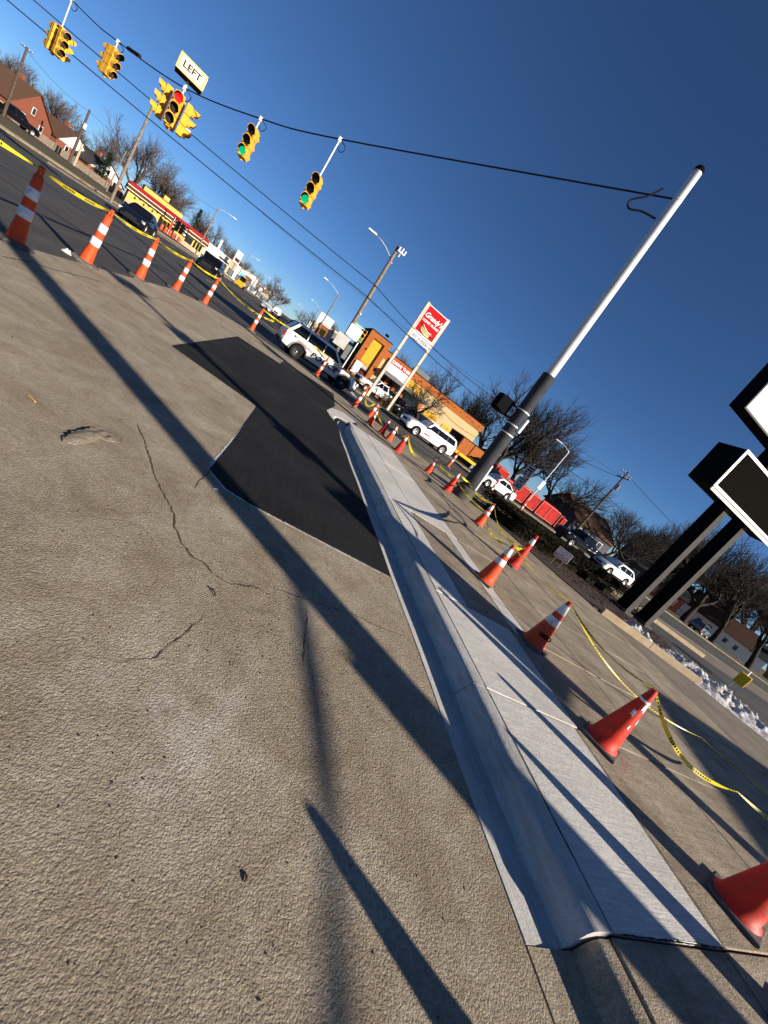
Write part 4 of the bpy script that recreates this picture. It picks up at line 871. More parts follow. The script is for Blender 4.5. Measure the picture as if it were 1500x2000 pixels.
    def cross_pane(name, x0, z0, x1, z1, out):
        w0, w1 = side_y(z0)-.10, side_y(z1)-.10; nx = Vector((z0-z1, 0, x1-x0)); nx = nx.normalized()*(out)
        bb = MB(); P = [(x0, -w0, z0), (x0, w0, z0), (x1, w1, z1), (x1, -w1, z1)]
        bb.v += [(x+nx.x*.02, y, z+nx.z*.02) for x, y, z in P]+[(x-nx.x*.03, y, z-nx.z*.03) for x, y, z in P]
        bb.f += [(0, 1, 2, 3) if out > 0 else (3, 2, 1, 0), (0, 4, 5, 1), (1, 5, 6, 2), (2, 6, 7, 3), (3, 7, 4, 0)]
        bb.build(name, M_GLASS, cab)
    def gt(x): return interp(x, gx)
    for nm, A, B, o in (('windshield', g[0], g[1], 1), ('rear_window', g[3], g[2], 1)):
        x0, x1 = lerp(A, B, .08), lerp(A, B, .94); z0, z1 = gt(x0)+.01, gt(x1)+.01
        cross_pane(nm, x0, z0, x1, z1, 1 if nm == 'windshield' else -1)
        # make sure it lies outside the cabin
    # wheels
    for ax in (s['fx'], s['rx']):
        for sg in (-1, 1):
            y0 = sg*(W_-.02); ty = MB().lathe([(R*.60, -.115), (R*.80, -.125), (R*.95, -.115), (R, -.085), (R, .085), (R*.95, .115), (R*.80, .125), (R*.60, .115)], 28, 'y', (0, 0, 0)).build('wheel', M_TYRE, t, smooth=True)
            ty.location = (ax, y0-sg*.12, R); o = sg*.105
            rm = M_RIM if rim == 'alloy' else M_STEELRIM
            MB().lathe([(R*.64, o), (R*.60, o+sg*.012), (R*.55, o-sg*.01), (R*.52, o-sg*.05), (0, o-sg*.06)] if sg > 0 else [(0, o-sg*.06), (R*.52, o-sg*.05), (R*.55, o-sg*.01), (R*.60, o+sg*.012), (R*.64, o)], 24, 'y').build('rim', rm if rim != 'alloy' else rm, ty, smooth=True)
            if rim == 'alloy' and detail and y0*0 == 0:
                sp = MB(); ns = 6
                for k in range(ns*1):
                    a = 2*pi*(k+.5)/ns; d = .10; pts = [Vector((cos(a-d)*R*.53, o-sg*.045, sin(a-d)*R*.53)), Vector((cos(a+d)*R*.53, o-sg*.045, sin(a+d)*R*.53)), Vector((cos(a+d*1.5)*R*.25, o-sg*.040, sin(a+d*1.5)*R*.25)), Vector((cos(a-d*1.5)*R*.25, o-sg*.040, sin(a-d*1.5)*R*.25))]
                    MB().add(pts, [(0, 1, 2, 3) if sg < 0 else (3, 2, 1, 0)]).build('rim_slot', M_WELL, ty)
            MB().lathe([(0, o+sg*.005), (R*.14, o), (R*.16, o-sg*.05)] if sg < 0 else [(R*.16, o-sg*.05), (R*.14, o), (0, o+sg*.005)], 12, 'y').build('hub', M_HUB, ty, smooth=True)
    if not detail: return body, cab
    zn = s['nose']
    for sg in (-1, 1):
        b = MB(); b.obox((xf-.20, sg*W_*.74, 0), (1, -sg*.55, 0), (sg*.55, 1, 0), .16, .42, zn-.10+(.12 if kind == 'pickup' else 0), zn+.06+(.1 if kind == 'pickup' else 0)); b.build('headlight', M_HEADL, t, bevel=.02)
        hh = s['tail']; b = MB(); b.obox((xr+.07, sg*W_*.80, 0), (1, sg*.35, 0), (-sg*.35, 1, 0), .14, .22, hh-.32, hh-.06); b.build('tail_light', M_TAIL, t, bevel=.02)
        b = MB(); b.box(g[0]-.30, sg*W_*.93-(.2 if sg < 0 else 0), bz+.01, g[0]-.12, sg*W_*.93+(.2 if sg > 0 else 0), bz+.16); b.build('mirror', M_TRIM if kind in ('wagon', 'pickup') else pm, t, bevel=.03)
    b = MB(); b.box(xf-.12, -W_*.42, zn-.22, xf+.012, W_*.42, zn-.05) if kind != 'pickup' else b.box(xf-.12, -W_*.50, zn-.30, xf+.02, W_*.50, zn+.04); b.build('grille', M_TRIM, t, bevel=.01)
    b = MB(); b.box(xf-.25, -W_*.70, s['sill']-.02, xf+.02, W_*.70, s['sill']+.13); b.build('front_bumper', M_TRIM, t, bevel=.03)
    b = MB(); b.box(xr-.02, -W_*.80, s['sill']+.02, xr+.2, W_*.80, s['sill']+.20); b.build('rear_bumper', M_TRIM, t, bevel=.03)
    for sg in (-1, 1):
        MB().box(s['rx']+AR+.02, sg*W_*.955-.03, s['sill']-.05, s['fx']-AR-.02, sg*W_*.955+.03, s['sill']+.04).build('sill', M_TRIM, t)
        if handles:
            for x in (lerp(x_hi, x_lo, cuts[1])+.10, lerp(x_hi, x_lo, cuts[min(2, len(cuts)-1)])+.16 if kind != 'sedan' else -.95):
                MB().box(x, sg*(W_*.978)-.012, s['belt']-.17, x+.17, sg*(W_*.978)+.018, s['belt']-.135).build('door_handle', M_TRIM if pm != P_BLACK else M_CHROME, t)
            for x in (lerp(x_hi, x_lo, cuts[1]), lerp(x_hi, x_lo, cuts[1])+1.12, max(s['rx']+AR+.02, lerp(x_hi, x_lo, .72))):
                MB().box(x-.004, sg*W_*.985-.018, s['sill']+.12, x+.004, sg*W_*.985+.012, s['belt']-.06).build('door_seam', M_TRIM, t)
    return body, cab
def car(label, kind, x, y, head, pm, z=None, rim='alloy', detail=True, name=None, cat=None, grp=None):
    t = thing(name or {'pickup': 'pickup_truck', 'van': 'van', 'suv': 'parked_suv'}.get(kind, 'car'), label, cat or {'pickup': 'pickup', 'van': 'van'}.get(kind, 'car'), (x, y, (gz(x)-.012 if x < -2 else -.018) if z is None else z), radians(head), grp)
    car_mesh(t, kind, pm, rim, detail); return t
# police SUV
pc = thing('police_car', 'white police SUV with POLICE lettering parked across the street corner', 'police car', (1.82, 25.25, -.018), radians(11.7))
car_mesh(pc, 'suv', P_DIRTYW, 'steel')
M_PDARK = mat('police_print', (.018, .018, .024), .8, spec=.05); M_PBLUE = mat('stripe_blue', (.06, .09, .22), .5); M_PRED = mat('stripe_red', (.35, .03, .03), .5)
yS = -1.012
text('lettering', 'POLICE', .36, M_PDARK, pc, (.02, yS, .74), (pi/2, 0, 0), .004, .012, .25, 1.30, space=1.12)
text('lettering', 'TO SERVE', .10, M_PBLUE, pc, (-.28, yS, .96), (pi/2, 0, 0), .003, 0, .2, 1.1)
text('lettering', '911', .17, M_PDARK, pc, (-1.88, yS+.03, 1.0), (pi/2, 0, 0), .003, .004, .1)
text('lettering', 'EMERGENCY', .06, M_PDARK, pc, (-1.55, yS+.045, 1.075), (pi/2, 0, 0), .003)
for k in range(3):
    z = .93-.055*k
    for (xa_, za, xb_, zb, m_) in ((-1.75, z+.06, -1.25, z+.02, M_PRED), (-1.25, z+.02, -.75, z-.06, M_PRED if k < 2 else M_PBLUE), (-.75, z-.06, -.45, z+.01, M_PBLUE), (.62, z-.02, 1.08, z-.05, M_PDARK)):
        MB().add([(xa_, yS, za-.012), (xb_, yS, zb-.012), (xb_, yS, zb+.012), (xa_, yS, za+.012), (xa_, yS+.006, za-.012), (xb_, yS+.006, zb-.012), (xb_, yS+.006, zb+.012), (xa_, yS+.006, za+.012)], [(0, 1, 2, 3), (7, 6, 5, 4), (0, 4, 5, 1), (2, 6, 7, 3)]).build('stripe', m_, pc)
for ax in (1.52, -1.50):
    for sg in (-1, 1):
        b = MB(); n = 14
        for i in range(n+1):
            a = pi*(-.03+1.06*i/n)
            for r in (.455, .53):
                for yy in (.955, 1.02): b.v.append((ax+cos(a)*r, sg*yy, .385+sin(a)*r))
        for i in range(n):
            k = i*4
            b.f += [(k+1, k+3, k+7, k+5), (k, k+4, k+6, k+2), (k, k+1, k+5, k+4), (k+2, k+6, k+7, k+3)]
        b.build('arch_trim', M_GREYP, pc)
b = MB(); b.box(2.50, -.55, .42, 2.68, .55, .50); b.box(2.50, -.55, .72, 2.66, .55, .80)
for y in (-.38, .38): b.box(2.56, y-.04, .36, 2.68, y+.04, 1.0)
b.build('push_bar', M_TRIM, pc, bevel=.015)
MB().box(.35, -.5, 1.765, .6, .5, 1.80).build('antenna_strip', M_TRIM, pc)
MB().box(.95, -1.03, 1.02, 1.13, -.99, 1.06).build('spot_lamp', M_CHROME, pc)
fl = car('boxy white wagon with red door lettering driving past the orange enclosure', 'wagon', 12.55, 31.85, 180+9, P_WHITE)
M_REDTXT = mat('red_print', (.55, .05, .03), .5)
for k, s in enumerate(('VISTA', 'MARIA')): text('lettering', s, .24, M_REDTXT, fl, (.55, .983, .88-.24*k), (pi/2, 0, pi), .003, .004, 0, 1.0)
MB().box(-1.9, -.62, 1.715, .1, -.58, 1.745).build('roof_rail', M_CHROME, fl); MB().box(-1.9, .58, 1.715, .1, .62, 1.745).build('roof_rail', M_CHROME, fl)
car('white sedan half hidden behind the pale pole', 'sedan', 20.3, 31.6, 190, P_WHITE)
pu = car('glossy black pickup behind the hedge', 'pickup', 31.1, 30.3, 182, P_BLACK)
car('white crossover behind the sign post following the black pickup', 'cuv', 35.0, 28.9, 184, P_WHITE)
car('dark blue sedan coming past the yellow restaurant', 'sedan', -13.2, 39.5, -84, P_NAVY)
car('black pickup with one bright headlamp coming up the street', 'pickup', -9.9, 50.5, -88, P_BLACK)
car('black pickup with a red tail lamp parked before the brick house', 'pickup', -44.8, 82.0, 62, P_BLACK, z=gz(-44)-.06)
car('silver sedan far down the street', 'sedan', -6.4, 87, -90, P_SILVER, detail=True)
car('white pickup behind the silver sedan', 'pickup', -5.4, 104, -90, P_WHITE)
car('small white car far down the street in the oncoming lane', 'cuv', -6.5, 134, -90, P_WHITE, detail=False)
car('distant red car at the vanishing end of the street', 'sedan', -8.6, 168, -90, P_RED, detail=False)
car('distant silver car just beyond the police car tail', 'cuv', -1.2, 96, 90, P_SILVER, detail=False)
car('distant dark car beside the billboard', 'cuv', 3.9, 112, 80, P_NAVY, detail=False, z=.0)
car('white pickup parked nose out before the restaurant doors', 'pickup', 10.2, 46.2, 200, P_WHITE, z=.05)
car('dark van parked at the drive thru canopy', 'van', 12.9, 46.6, -70, P_BLACK, z=.05)
car('black hatchback parked under the bare tree by the restaurant', 'cuv', 14.3, 43.6, 195, P_BLACK, z=.05)
car('grey car parked in the shade before the white gabled house', 'cuv', 66, 37.2, 15, P_GREY, z=.1)
car('dark car parked by the red containers', 'cuv', 24.2, 41.5, 170, P_NAVY, z=.05)
car('white van parked beside the red containers', 'van', 26.5, 45.5, 190, P_WHITE, z=.05)
# yellow loader
t = thing('loader', 'small yellow loader working by the far shops', 'loader', (-16.4, 121, gz(-16.4)), radians(-100))
M_LY = mat('loader_yellow', (.62, .36, .03), .5, var=.2, vs_=3)
MB().box(-1.2, -.7, .6, .9, .7, 1.5).build('body', M_LY, t, bevel=.05); MB().box(-.5, -.6, 1.5, .6, .6, 2.6).build('cab', M_GLASS, t, bevel=.05); MB().box(-.55, -.65, 2.6, .65, .65, 2.72).build('cab_roof', M_LY, t, bevel=.03)
MB().prism([(1.3, -.95), (1.3, .95), (1.9, .95), (1.9, -.95)], .25, 1.0).build('bucket', M_LY, t)
for sy in (-.75, .75):
    MB().tube([(-.9, sy, 1.5), (.6, sy, 1.6), (1.5, sy, .7)], .08, 6).build('arm', M_LY, t)
    for sx in (-.8, .6): MB().lathe([(0, -.15), (.4, -.15), (.45, -.1), (.45, .1), (.4, .15), (0, .15)], 16, 'y', (sx, sy, .45)).build('wheel', M_TYRE, t, smooth=True)

# ================================================================ BUILDINGS
M_OSTU = mat('orange_stucco', (.34, .105, .028), .85, var=.1, vs_=3, bump=.15, bs=60); M_TSTU = mat('tan_stucco', (.50, .37, .19), .85, var=.07, vs_=3, bump=.15, bs=60); M_YSTU = mat('yellow_stucco', (.62, .34, .035), .85, var=.08, vs_=4); M_DKBR = mat('dark_brown_trim_and_shade', (.016, .012, .010), .9); M_REDP = mat('red_panel', (.42, .012, .016), .8, spec=.05, var=.05, vs_=3)
M_SHOPG = mat('shop_glass', (.008, .010, .013), .06, spec=.7)
t = thing('restaurant', 'orange and tan drive thru restaurant with a tall panelled tower', 'building', (0, 52, .05))
MB().box(9.9, .3, 0, 26.6, 14, 4.35).build('wall', M_TSTU, t)
MB().box(9.85, .22, 4.352, 26.7, 14.1, 5.3).build('parapet', M_OSTU, t); MB().box(9.8, .14, 5.302, 26.75, 14.15, 5.38).build('parapet_cap', M_DKBR, t)
for k in range(14): MB().tube([(11+k*1.15, .24, 4.85), (11+k*1.15, .18, 4.85)], .07, 8).build('downspout_cap', M_DKBR, t)
tw = MB(); tw.box(7.0, -.4, 0, 7.75, 8, 6.1); tw.box(9.25, -.4, 0, 9.9, 8, 6.1); tw.box(7.751, -.4, 5.45, 9.249, 8, 6.1); tw.box(7.751, -.05, 0, 9.249, 7.9, 5.449); tw.build('tower', M_OSTU, t)
MB().box(6.985, -.38, 0, 6.998, 8.0, 6.12).build('tower_shade_side', M_DKBR, t); MB().box(6.95, -.45, 6.102, 9.95, 8.05, 6.2).build('tower_cap', M_DKBR, t)  # near-black sheet deepens the shade on the tower's left side
MB().box(7.77, -.11, 2.35, 9.22, -.052, 5.43).build('tower_panel', M_YSTU, t); 
MB().prism([(7.3, -.62), (8.2, -.62), (8.2, -.43), (7.3, -.43)], .75, 2.3).build('menu_panel', mat('pale_blue_panel', (.62, .68, .70), .4), t, bevel=.08)
MB().box(8.25, -.12, 1.85, 9.15, -.053, 2.3).build('transom', mat('dull_pane', (.38, .36, .30), .4), t)
w = MB().box(8.25, -.12, .5, 9.15, -.053, 1.8).build('window', M_SHOPG, t); text('lettering', 'OPEN', .3, mat('neon_red', (.3, .02, .02), .5, emit=((.8, .05, .05), .25)), w, (8.7, -.125, 1.35)); text('lettering', 'WELCOME', .15, mat('neon_blue', (.05, .03, .3), .5, emit=((.15, .1, .8), .25)), w, (8.7, -.125, 1.0))
MB().box(7.2, -1.2, 0, 8.2, -.42, .55).build('yellow_step', M_YSTU, t)
MB().box(9.0, 2.2, 6.2, 9.6, 2.8, 6.35).build('flood_lamp', M_BLK, t, bevel=.03); MB().tube([(9.3, 2.5, 6.1), (9.3, 2.5, 6.75)], .03, 6).build('lamp_stem', M_BLK, t); MB().box(9.05, 2.25, 6.7, 9.55, 2.75, 6.95).build('lamp_box', M_BLK, t, bevel=.05)
MB().box(7.55, -.5, 3.8, 7.65, -.41, 4.0).build('wall_lamp', M_BLK, t)
sg = MB().box(11.0, -.35, 3.35, 14.0, -.2, 4.35).build('drive_thru_sign', M_WHITE, t); MB().box(11.0, -.37, 4.352, 14.0, -.2, 4.95).build('sign_strip', M_REDP, sg); text('lettering', 'DRIVE THRU', .52, M_WHITE, sg, (12.5, -.378, 4.65), off=.016, sx=1.0)
MB().box(10.6, -1.5, 2.85, 17.5, .28, 3.25).build('canopy', M_GREYP, t, bevel=.02)
MB().box(10.7, .2, .0, 14.4, .29, 2.8).build('glazing', M_SHOPG, t)
for x in (11.9, 13.1, 14.3): MB().box(x-.22, -.05, 0, x+.22, .19, 2.84).build('pillar', M_OSTU, t)
for x in (10.75, 12.5, 13.7): MB().box(x, .14, 1.9, x+.9, .198, 1.98).build('mullion', M_WHITE, t)
MB().box(14.9, .1, .0, 16.8, .29, 2.5).build('door', M_SHOPG, t); MB().box(15.1, .04, .4, 15.8, .098, 1.5).build('poster', mat('poster_cream', (.6, .5, .25), .6), t); MB().box(17.0, -.1, 0, 17.5, .29, 2.84).build('pillar', M_OSTU, t)
for x0, x1, z1 in ((14.3, 16.6, 4.2), (18.3, 20.2, 2.6), (21.4, 23.3, 2.3)):
    MB().box(x0, .22, .05 if z1 < 4 else 3.3, x1, .29, z1).build('yellow_panel', M_YSTU, t, bevel=.01)
for x in (22.35, 19.25): MB().box(x-.012, .20, .1, x+.012, .22, 2.3).build('panel_seam', M_DKBR, t)
MB().box(15.0, 3, 5.38, 17.2, 5, 6.2).build('roof_unit', M_GREYP, t, bevel=.05)
t = thing('enclosure', 'orange walled dumpster enclosure with a dark left wall', 'enclosure', (23.4, 46, .05))
MB().box(-1.9, -1.5, 0, 1.9, -1.3, 2.45).build('wall', M_OSTU, t); MB().box(-2.1, -1.5, 0, -1.901, 2.5, 2.45).build('side_wall', M_DKBR, t); MB().box(1.901, -1.5, 0, 2.1, 2.5, 2.45).build('side_wall', M_OSTU, t); MB().box(-2.15, -1.55, 2.452, 2.15, 2.55, 2.54).build('cap', M_DKBR, t)  # left wall is darker than the front and right walls
t = thing('stair_rail', 'pale stair handrail on the restaurant end wall', 'handrail', (27.4, 51.2, .05))
for k in range(4): MB().tube([(k*.6, 0, 0), (k*.6, 0, 2.6-k*.4)], .04, 6).build('post', M_WHITE, t)
for dz in (0, -.6): MB().tube([(0, 0, 2.6+dz), (1.8, 0, 1.4+dz)], .04, 6).build('rail', M_WHITE, t)
t = thing('guard_rail', 'long yellow guard rail along the verge behind the white wagon', 'guard rail', (14.6, 38.9, .1))
MB().box(0, -.06, .52, 11.5, .06, .82).build('rail', mat('rail_yellow', (.70, .40, .02), .5, var=.1), t, bevel=.03)
for k in range(6): MB().box(.3+k*2.15, -.05, -.05, .42+k*2.15, .05, .52).build('post', M_GREYP, t)
# Grandy's pylon
t = thing('restaurant_sign', 'red and white Grandy\'s Coney Island sign on two beige posts', 'sign', (9.6, 40.2, .05))
M_BEIGE = mat('beige_post', (.56, .46, .36), .6, var=.12, vs_=2); M_CREAMW = mat('sign_white_face', (.78, .77, .75), .5)
for x in (-1.22, 1.22): MB().box(x-.13, -.13, -.1, x+.13, .13, 9.95 if x < 0 else 9.92).build('post', M_BEIGE, t, bevel=.01)
cab = MB().box(-1.085, -.16, 6.65, 1.085, .16, 9.85).build('cabinet', M_CREAMW, t, bevel=.01)
MB().box(-1.03, -.172, 7.42, 1.03, -.161, 9.78).build('red_face', M_REDP, cab)
text('lettering', 'Grandy\'s', .62, M_BLKTXT, cab, (.02, -.176, 9.02), off=.035, shear=.3, sx=.88, ext=.002); text('lettering', 'Grandy\'s', .62, M_CREAMW, cab, (0, -.182, 9.03), off=.014, shear=.3, sx=.88, ext=.002)
text('lettering', 'CONEY ISLAND', .29, M_CREAMW, cab, (0, -.177, 8.52), off=.008, sx=.90, ext=.002)
text('lettering', 'RESTAURANT', .36, M_BLKTXT, cab, (0, -.166, 6.93), off=.005, sx=.86, ext=.002)
M_BUN = mat('bun_tan', (.72, .42, .20), .6); M_SAUS = mat('sausage_red', (.36, .035, .02), .5)
def blob(name, m, pts, r, y, parent):
    b = MB(); b.tube([Vector((x, 0, z)) for x, z in pts], r, 14); b.v = [(x, y+(yy*.02), z) for x, yy, z in b.v]; return b.build(name, m, parent, smooth=True)
blob('hot_dog_outline', M_BLKTXT, [(-.78, 8.19), (-.6, 8.06), (0, 7.81), (.6, 7.75), (.8, 7.83)], [.10, .15, .17, .15, .11], -.178, cab)
blob('sausage', M_SAUS, [(-.74, 8.18), (-.6, 8.08), (0, 7.85), (.6, 7.79), (.77, 7.84)], [.07, .10, .11, .10, .08], -.182, cab)
blob('bun_outline', M_BLKTXT, [(-.66, 7.93), (-.4, 7.75), (0, 7.62), (.5, 7.58)], [.14, .22, .24, .17], -.186, cab)
blob('bun', M_BUN, [(-.64, 7.93), (-.4, 7.76), (0, 7.63), (.47, 7.59)], [.11, .18, .20, .14], -.191, cab)
blob('mustard', M_CREAMW, [(-.6, 8.21), (-.2, 7.99), (.2, 7.87), (.55, 7.88)], .035, -.195, cab)
for dz in (0, .09): blob('bun_line', M_SAUS, [(-.55, 7.85+dz*.6), (-.1, 7.65+dz), (.4, 7.57+dz)], .012, -.198, cab)
# red containers
M_CRED = mat('container_red', (.36, .03, .026), .85, spec=.06, var=.2, vs_=2); M_CREDL = mat('container_edge', (.52, .13, .11), .6)
x = 25.6; labs = ('red container next to the white sedan tail', 'low red container with pipes behind the speed sign', 'red framed container directly behind the speed plate', 'red framed container between the two thin tree trunks', 'wide red container with twin panels', 'red container end with a hook frame')
for k, (w_, h_) in enumerate(((2.0, 1.9), (1.4, 1.3), (1.7, 1.75), (1.7, 1.7), (3.3, 1.75), (1.1, 1.5))):
    t = thing('red_container', labs[k], 'container', (x+w_/2, 42.5, .05), 0, 'red containers across the street'); x += w_+.35
    MB().box(-w_/2, -.9, .3, w_/2, .9, .3+h_-.1).build('tub', M_CRED, t)
    fr = MB()
    for xx in ([-w_/2, w_/2-.08] if w_ < 3 else [-w_/2, -.04, w_/2-.08]): fr.box(xx, -.96, .28, xx+.08, -.901, .3+h_)
    fr.box(-w_/2, -.97, .22, w_/2, -.902, .30); fr.box(-w_/2, -.97, .2+h_, w_/2, -.902, .3+h_); fr.build('frame', M_CREDL, t)
    for sx in (-w_/2+.15, w_/2-.15): MB().box(sx-.06, -.7, 0, sx+.06, .7, .3).build('skid', M_BLK, t)
    MB().box(-w_*.4, -.5, .3+h_, w_*.4, -.3, .42+h_).build('lifting_bar', M_CRED, t)
# yellow restaurant on the far side of the main street
A = Vector((-37.0, 101)); B = Vector((-23.6, 106.5)); d = (B-A).normalized(); Lb = (B-A).length
t = thing('yellow_restaurant', 'long yellow fast food building with a red and brown roof band', 'building', (A.x, A.y, .6), atan2(d.y, d.x))
M_YW = mat('yellow_wall', (.68, .42, .10), .8, var=.05, vs_=2); M_BROWN = mat('brown_band', (.085, .035, .024), .8); M_STONE = mat('stone_skirt', (.48, .34, .22), .9, var=.25, vs_=3, bump=.3, bs=12); M_ROOFR = mat('red_metal_roof', (.30, .02, .022), .5)
MB().box(0, .0, .8, Lb, 10, 2.5).build('wall', M_YW, t); MB().box(-.03, -.08, 0, Lb+.03, 10, .799).build('stone_skirt', M_STONE, t)
MB().box(-.5, -.5, 2.30, Lb+.5, 10, 2.42).build('soffit', M_DKBR, t); MB().box(-.5, -.55, 2.421, Lb+.5, 9, 2.55).build('trim', M_CREAM, t); MB().box(-.45, -.5, 2.551, Lb+.45, 9, 3.1).build('fascia', M_BROWN, t); MB().box(-.5, -.55, 3.101, Lb+.5, 9, 3.22).build('trim', M_CREAM, t)
MB().add([(-.5, -.55, 3.222), (Lb+.5, -.55, 3.222), (Lb+.1, .3, 3.95), (-.1, .3, 3.95), (-.5, 9, 3.222), (Lb+.5, 9, 3.222), (Lb+.1, 8, 3.95), (-.1, 8, 3.95)], [(0, 1, 2, 3), (1, 5, 6, 2), (5, 4, 7, 6), (4, 0, 3, 7), (3, 2, 6, 7)]).build('roof', M_ROOFR, t)
MB().box(1.9, 1.0, 3.4, Lb*.62, 7, 4.75).build('upper_wall', M_YW, t); MB().box(1.8, .9, 4.752, Lb*.62+.1, 7.1, 4.9).build('upper_cap', M_BROWN, t); MB().box(5.2, 2, 4.9, 6.2, 4, 5.7).build('chimney_box', M_YW, t)
for k in range(5): MB().add([(1.2+k*1.55, -.03, 1.4), (1.4+k*1.55, -.03, 1.75), (1.2+k*1.55, -.03, 2.1), (1.0+k*1.55, -.03, 1.75), (1.2+k*1.55, .02, 1.75)], [(0, 1, 2, 3), (0, 4, 1), (1, 4, 2), (2, 4, 3), (3, 4, 0)]).build('diamond', M_BROWN, t)
for k in range(5): MB().box(1.85+k*1.55, -.2, 2.05, 2.15+k*1.55, .0, 2.3).build('wall_lamp', M_BROWN, t)
MB().box(10.8, -.06, .85, 12.2, .02, 2.1).build('window', M_SHOPG, t)
for x_ in (12.5, 13.1, 13.7): MB().box(x_, -.06, .4, x_+.4, .02, 2.1).build('window', M_SHOPG, t)
for k, (s, wd) in enumerate(((7.6, .7), (8.35, .75), (9.15, .75), (9.9, .7))):
    tt = thing('menu_board', ('black menu board with pink print, first of the row', 'plain black menu board next to the first', 'plain black menu board beside the second printed one', 'black menu board with pink print at the row end')[k], 'menu board', tuple((A+d*s).to_3d()+Vector((d.y*4.2, -d.x*4.2, .6))), atan2(d.y, d.x), 'menu boards before the yellow restaurant')
    MB().box(-wd*.48, -.08, 1.35, wd*.48, .08, 3.3).build('board', M_BLK, tt, bevel=.02); MB().box(-.05, -.05, -.1, .05, .05, 1.36).build('post', M_GREYP, tt)
    if k in (0, 3):
        for j, (m_, z_) in enumerate(((M_CREDL, 2.75), (M_SIGNW, 2.25), (M_WHITE, 1.6))): MB().box(-wd*.3, -.095, z_, wd*.25, -.081, z_+.3).build('print', m_, tt)
for k, (s, o_) in enumerate(((6.0, 6.2), (6.7, 6.4), (7.5, 6.3), (8.3, 6.6), (9.2, 6.2))):
    p = A+d*s+Vector((d.y, -d.x))*o_; b0 = thing('traffic_barrel', ('orange barrel at the near end of the barrier row', 'orange barrel second in the barrier row', 'orange barrel under the orange road sign', 'orange barrel beside the fallen barrier', 'orange barrel at the far end of the barrier row')[k], 'traffic barrel', (p.x, p.y, .58), 0, 'orange barrels before the yellow restaurant')
    MB().lathe([(.30, 0), (.28, .1), (.25, .5), (.21, 1.0), (0, 1.0)], 14).build('drum', M_OR, b0, smooth=True)
    for a, b_ in ((.35, .5), (.65, .8)): MB().lathe([(.27-.06*a, a), (.275-.06*a, a+.01), (.275-.06*b_, b_-.01), (.27-.06*b_, b_)], 14).build('band', M_BAND, b0)
p = A+d*7.1+Vector((d.y, -d.x))*6.6; tt = thing('road_work_sign', 'narrow orange road work sign on a pale pole by the barrels', 'sign', (p.x, p.y, .58)); MB().tube([(0, 0, -.1), (.15, 0, 3.4)], .04, 6).build('pole', M_WHITE, tt); MB().obox((.08, -.06, 0), (1, 0, 0), (0, 1, 0), .35, .03, 1.0, 2.4).build('panel', M_OR, tt)
# shops down the left of the main street
def shop(label, x, y, w_, dep, h, wall, band, wins, z=None, sign=None):
    """front faces the street (+X); w_ runs along Y"""
    t = thing('shop', label, 'building', (x, y, gz(x) if z is None else z)); MB().box(-dep, 0, -.1, 0, w_, h).build('wall', wall, t)
    MB().box(-dep, -.1, h, .12, w_+.1, h+.35).build('parapet', band, t)
    n = wins; ww = w_/n
    for k in range(n):
        f = MB().box(-.02, k*ww+.35, .5, .05, (k+1)*ww-.35, 2.6).build('window', M_SHOPG, t); MB().box(.0, k*ww+.3, 2.6, .09, (k+1)*ww-.3, 2.72).build('lintel', band, f)
    if dep > 5: # the end wall towards the junction
        for k in range(2): MB().box(-dep*.3-2.2*k-1, -.05, 1.0, -dep*.3-2.2*k, .01, 2.4).build('window', M_SHOPG, t)
    return t
M_CREAMB = mat('cream_brick', (.52, .42, .28), .85, var=.12, vs_=4); M_TEAL = mat('blue_awning', (.10, .40, .50), .7); M_BRICK = mat('red_brick_wall', (.22, .075, .045), .9, var=.2, vs_=12, bump=.2, bs=80)
st = shop('white flat roofed petrol shop with a dark canopy strip', -27, 140, 16, 8, 4.2, M_WHITE, M_WHITE, 3); MB().box(-.1, .2, 3.0, .3, 15.8, 3.35).build('dark_strip', M_BROWN, st); MB().box(.2, -7.5, 0, .7, -7.1, 6.8).build('white_pylon', M_WHITE, st)
tt = thing('billboard_sign', 'white square pole sign with a brown strip over the petrol shop', 'sign', (-23.9, 147, gz(-24))); MB().tube([(0, 0, 0), (0, 0, 5.0)], .15, 8).build('post', M_GREYP, tt); MB().obox((0, 0, 0), (.2, 1, 0), (1, -.2, 0), 4.4, .3, 4.6, 8.0).build('panel', M_WHITE, tt); MB().obox((.02, -.2, 0), (.2, 1, 0), (1, -.2, 0), 3.6, .34, 5.0, 6.0).build('strip', M_BROWN, tt)
shop('cream brick shop with a tall sign block', -27, 160, 12, 9, 4.6, M_CREAMB, M_TSTU, 3)
s2 = shop('white shop with a blue awning and roller doors', -26.5, 175, 20, 10, 4.8, M_WHITE, M_WHITE, 4); MB().box(.0, 6, 2.9, 1.3, 13, 3.9).build('awning', M_TEAL, s2)
shop('red brick shop beyond the blue awning', -26, 200, 14, 9, 4.5, M_BRICK, M_CREAMB, 3)
shop('white two storey building with an angular roof sign', -26, 219, 16, 10, 6.5, M_WHITE, M_CREAMB, 3)
shop('low white shop far down the left side', -25, 240, 26, 10, 5.0, M_WHITE, M_REDP, 5)
shop('pale shop at the distant end of the left side', -24, 275, 40, 10, 6.0, M_CREAMB, M_WHITE, 6)
def shopR(label, x, y, w_, dep, h, wall, band):
    t = thing('shop', label, 'building', (x, y, .0)); MB().box(0, 0, -.1, dep, w_, h).build('wall', wall, t); MB().box(-.1, -.1, h, dep+.1, w_+.1, h+.35).build('parapet', band, t)
    for k in range(3): MB().box(1+k*dep/3.2, -.05, .6, .4+(k+1)*dep/3.2, .01, 2.4).build('window', M_SHOPG, t)
    return t
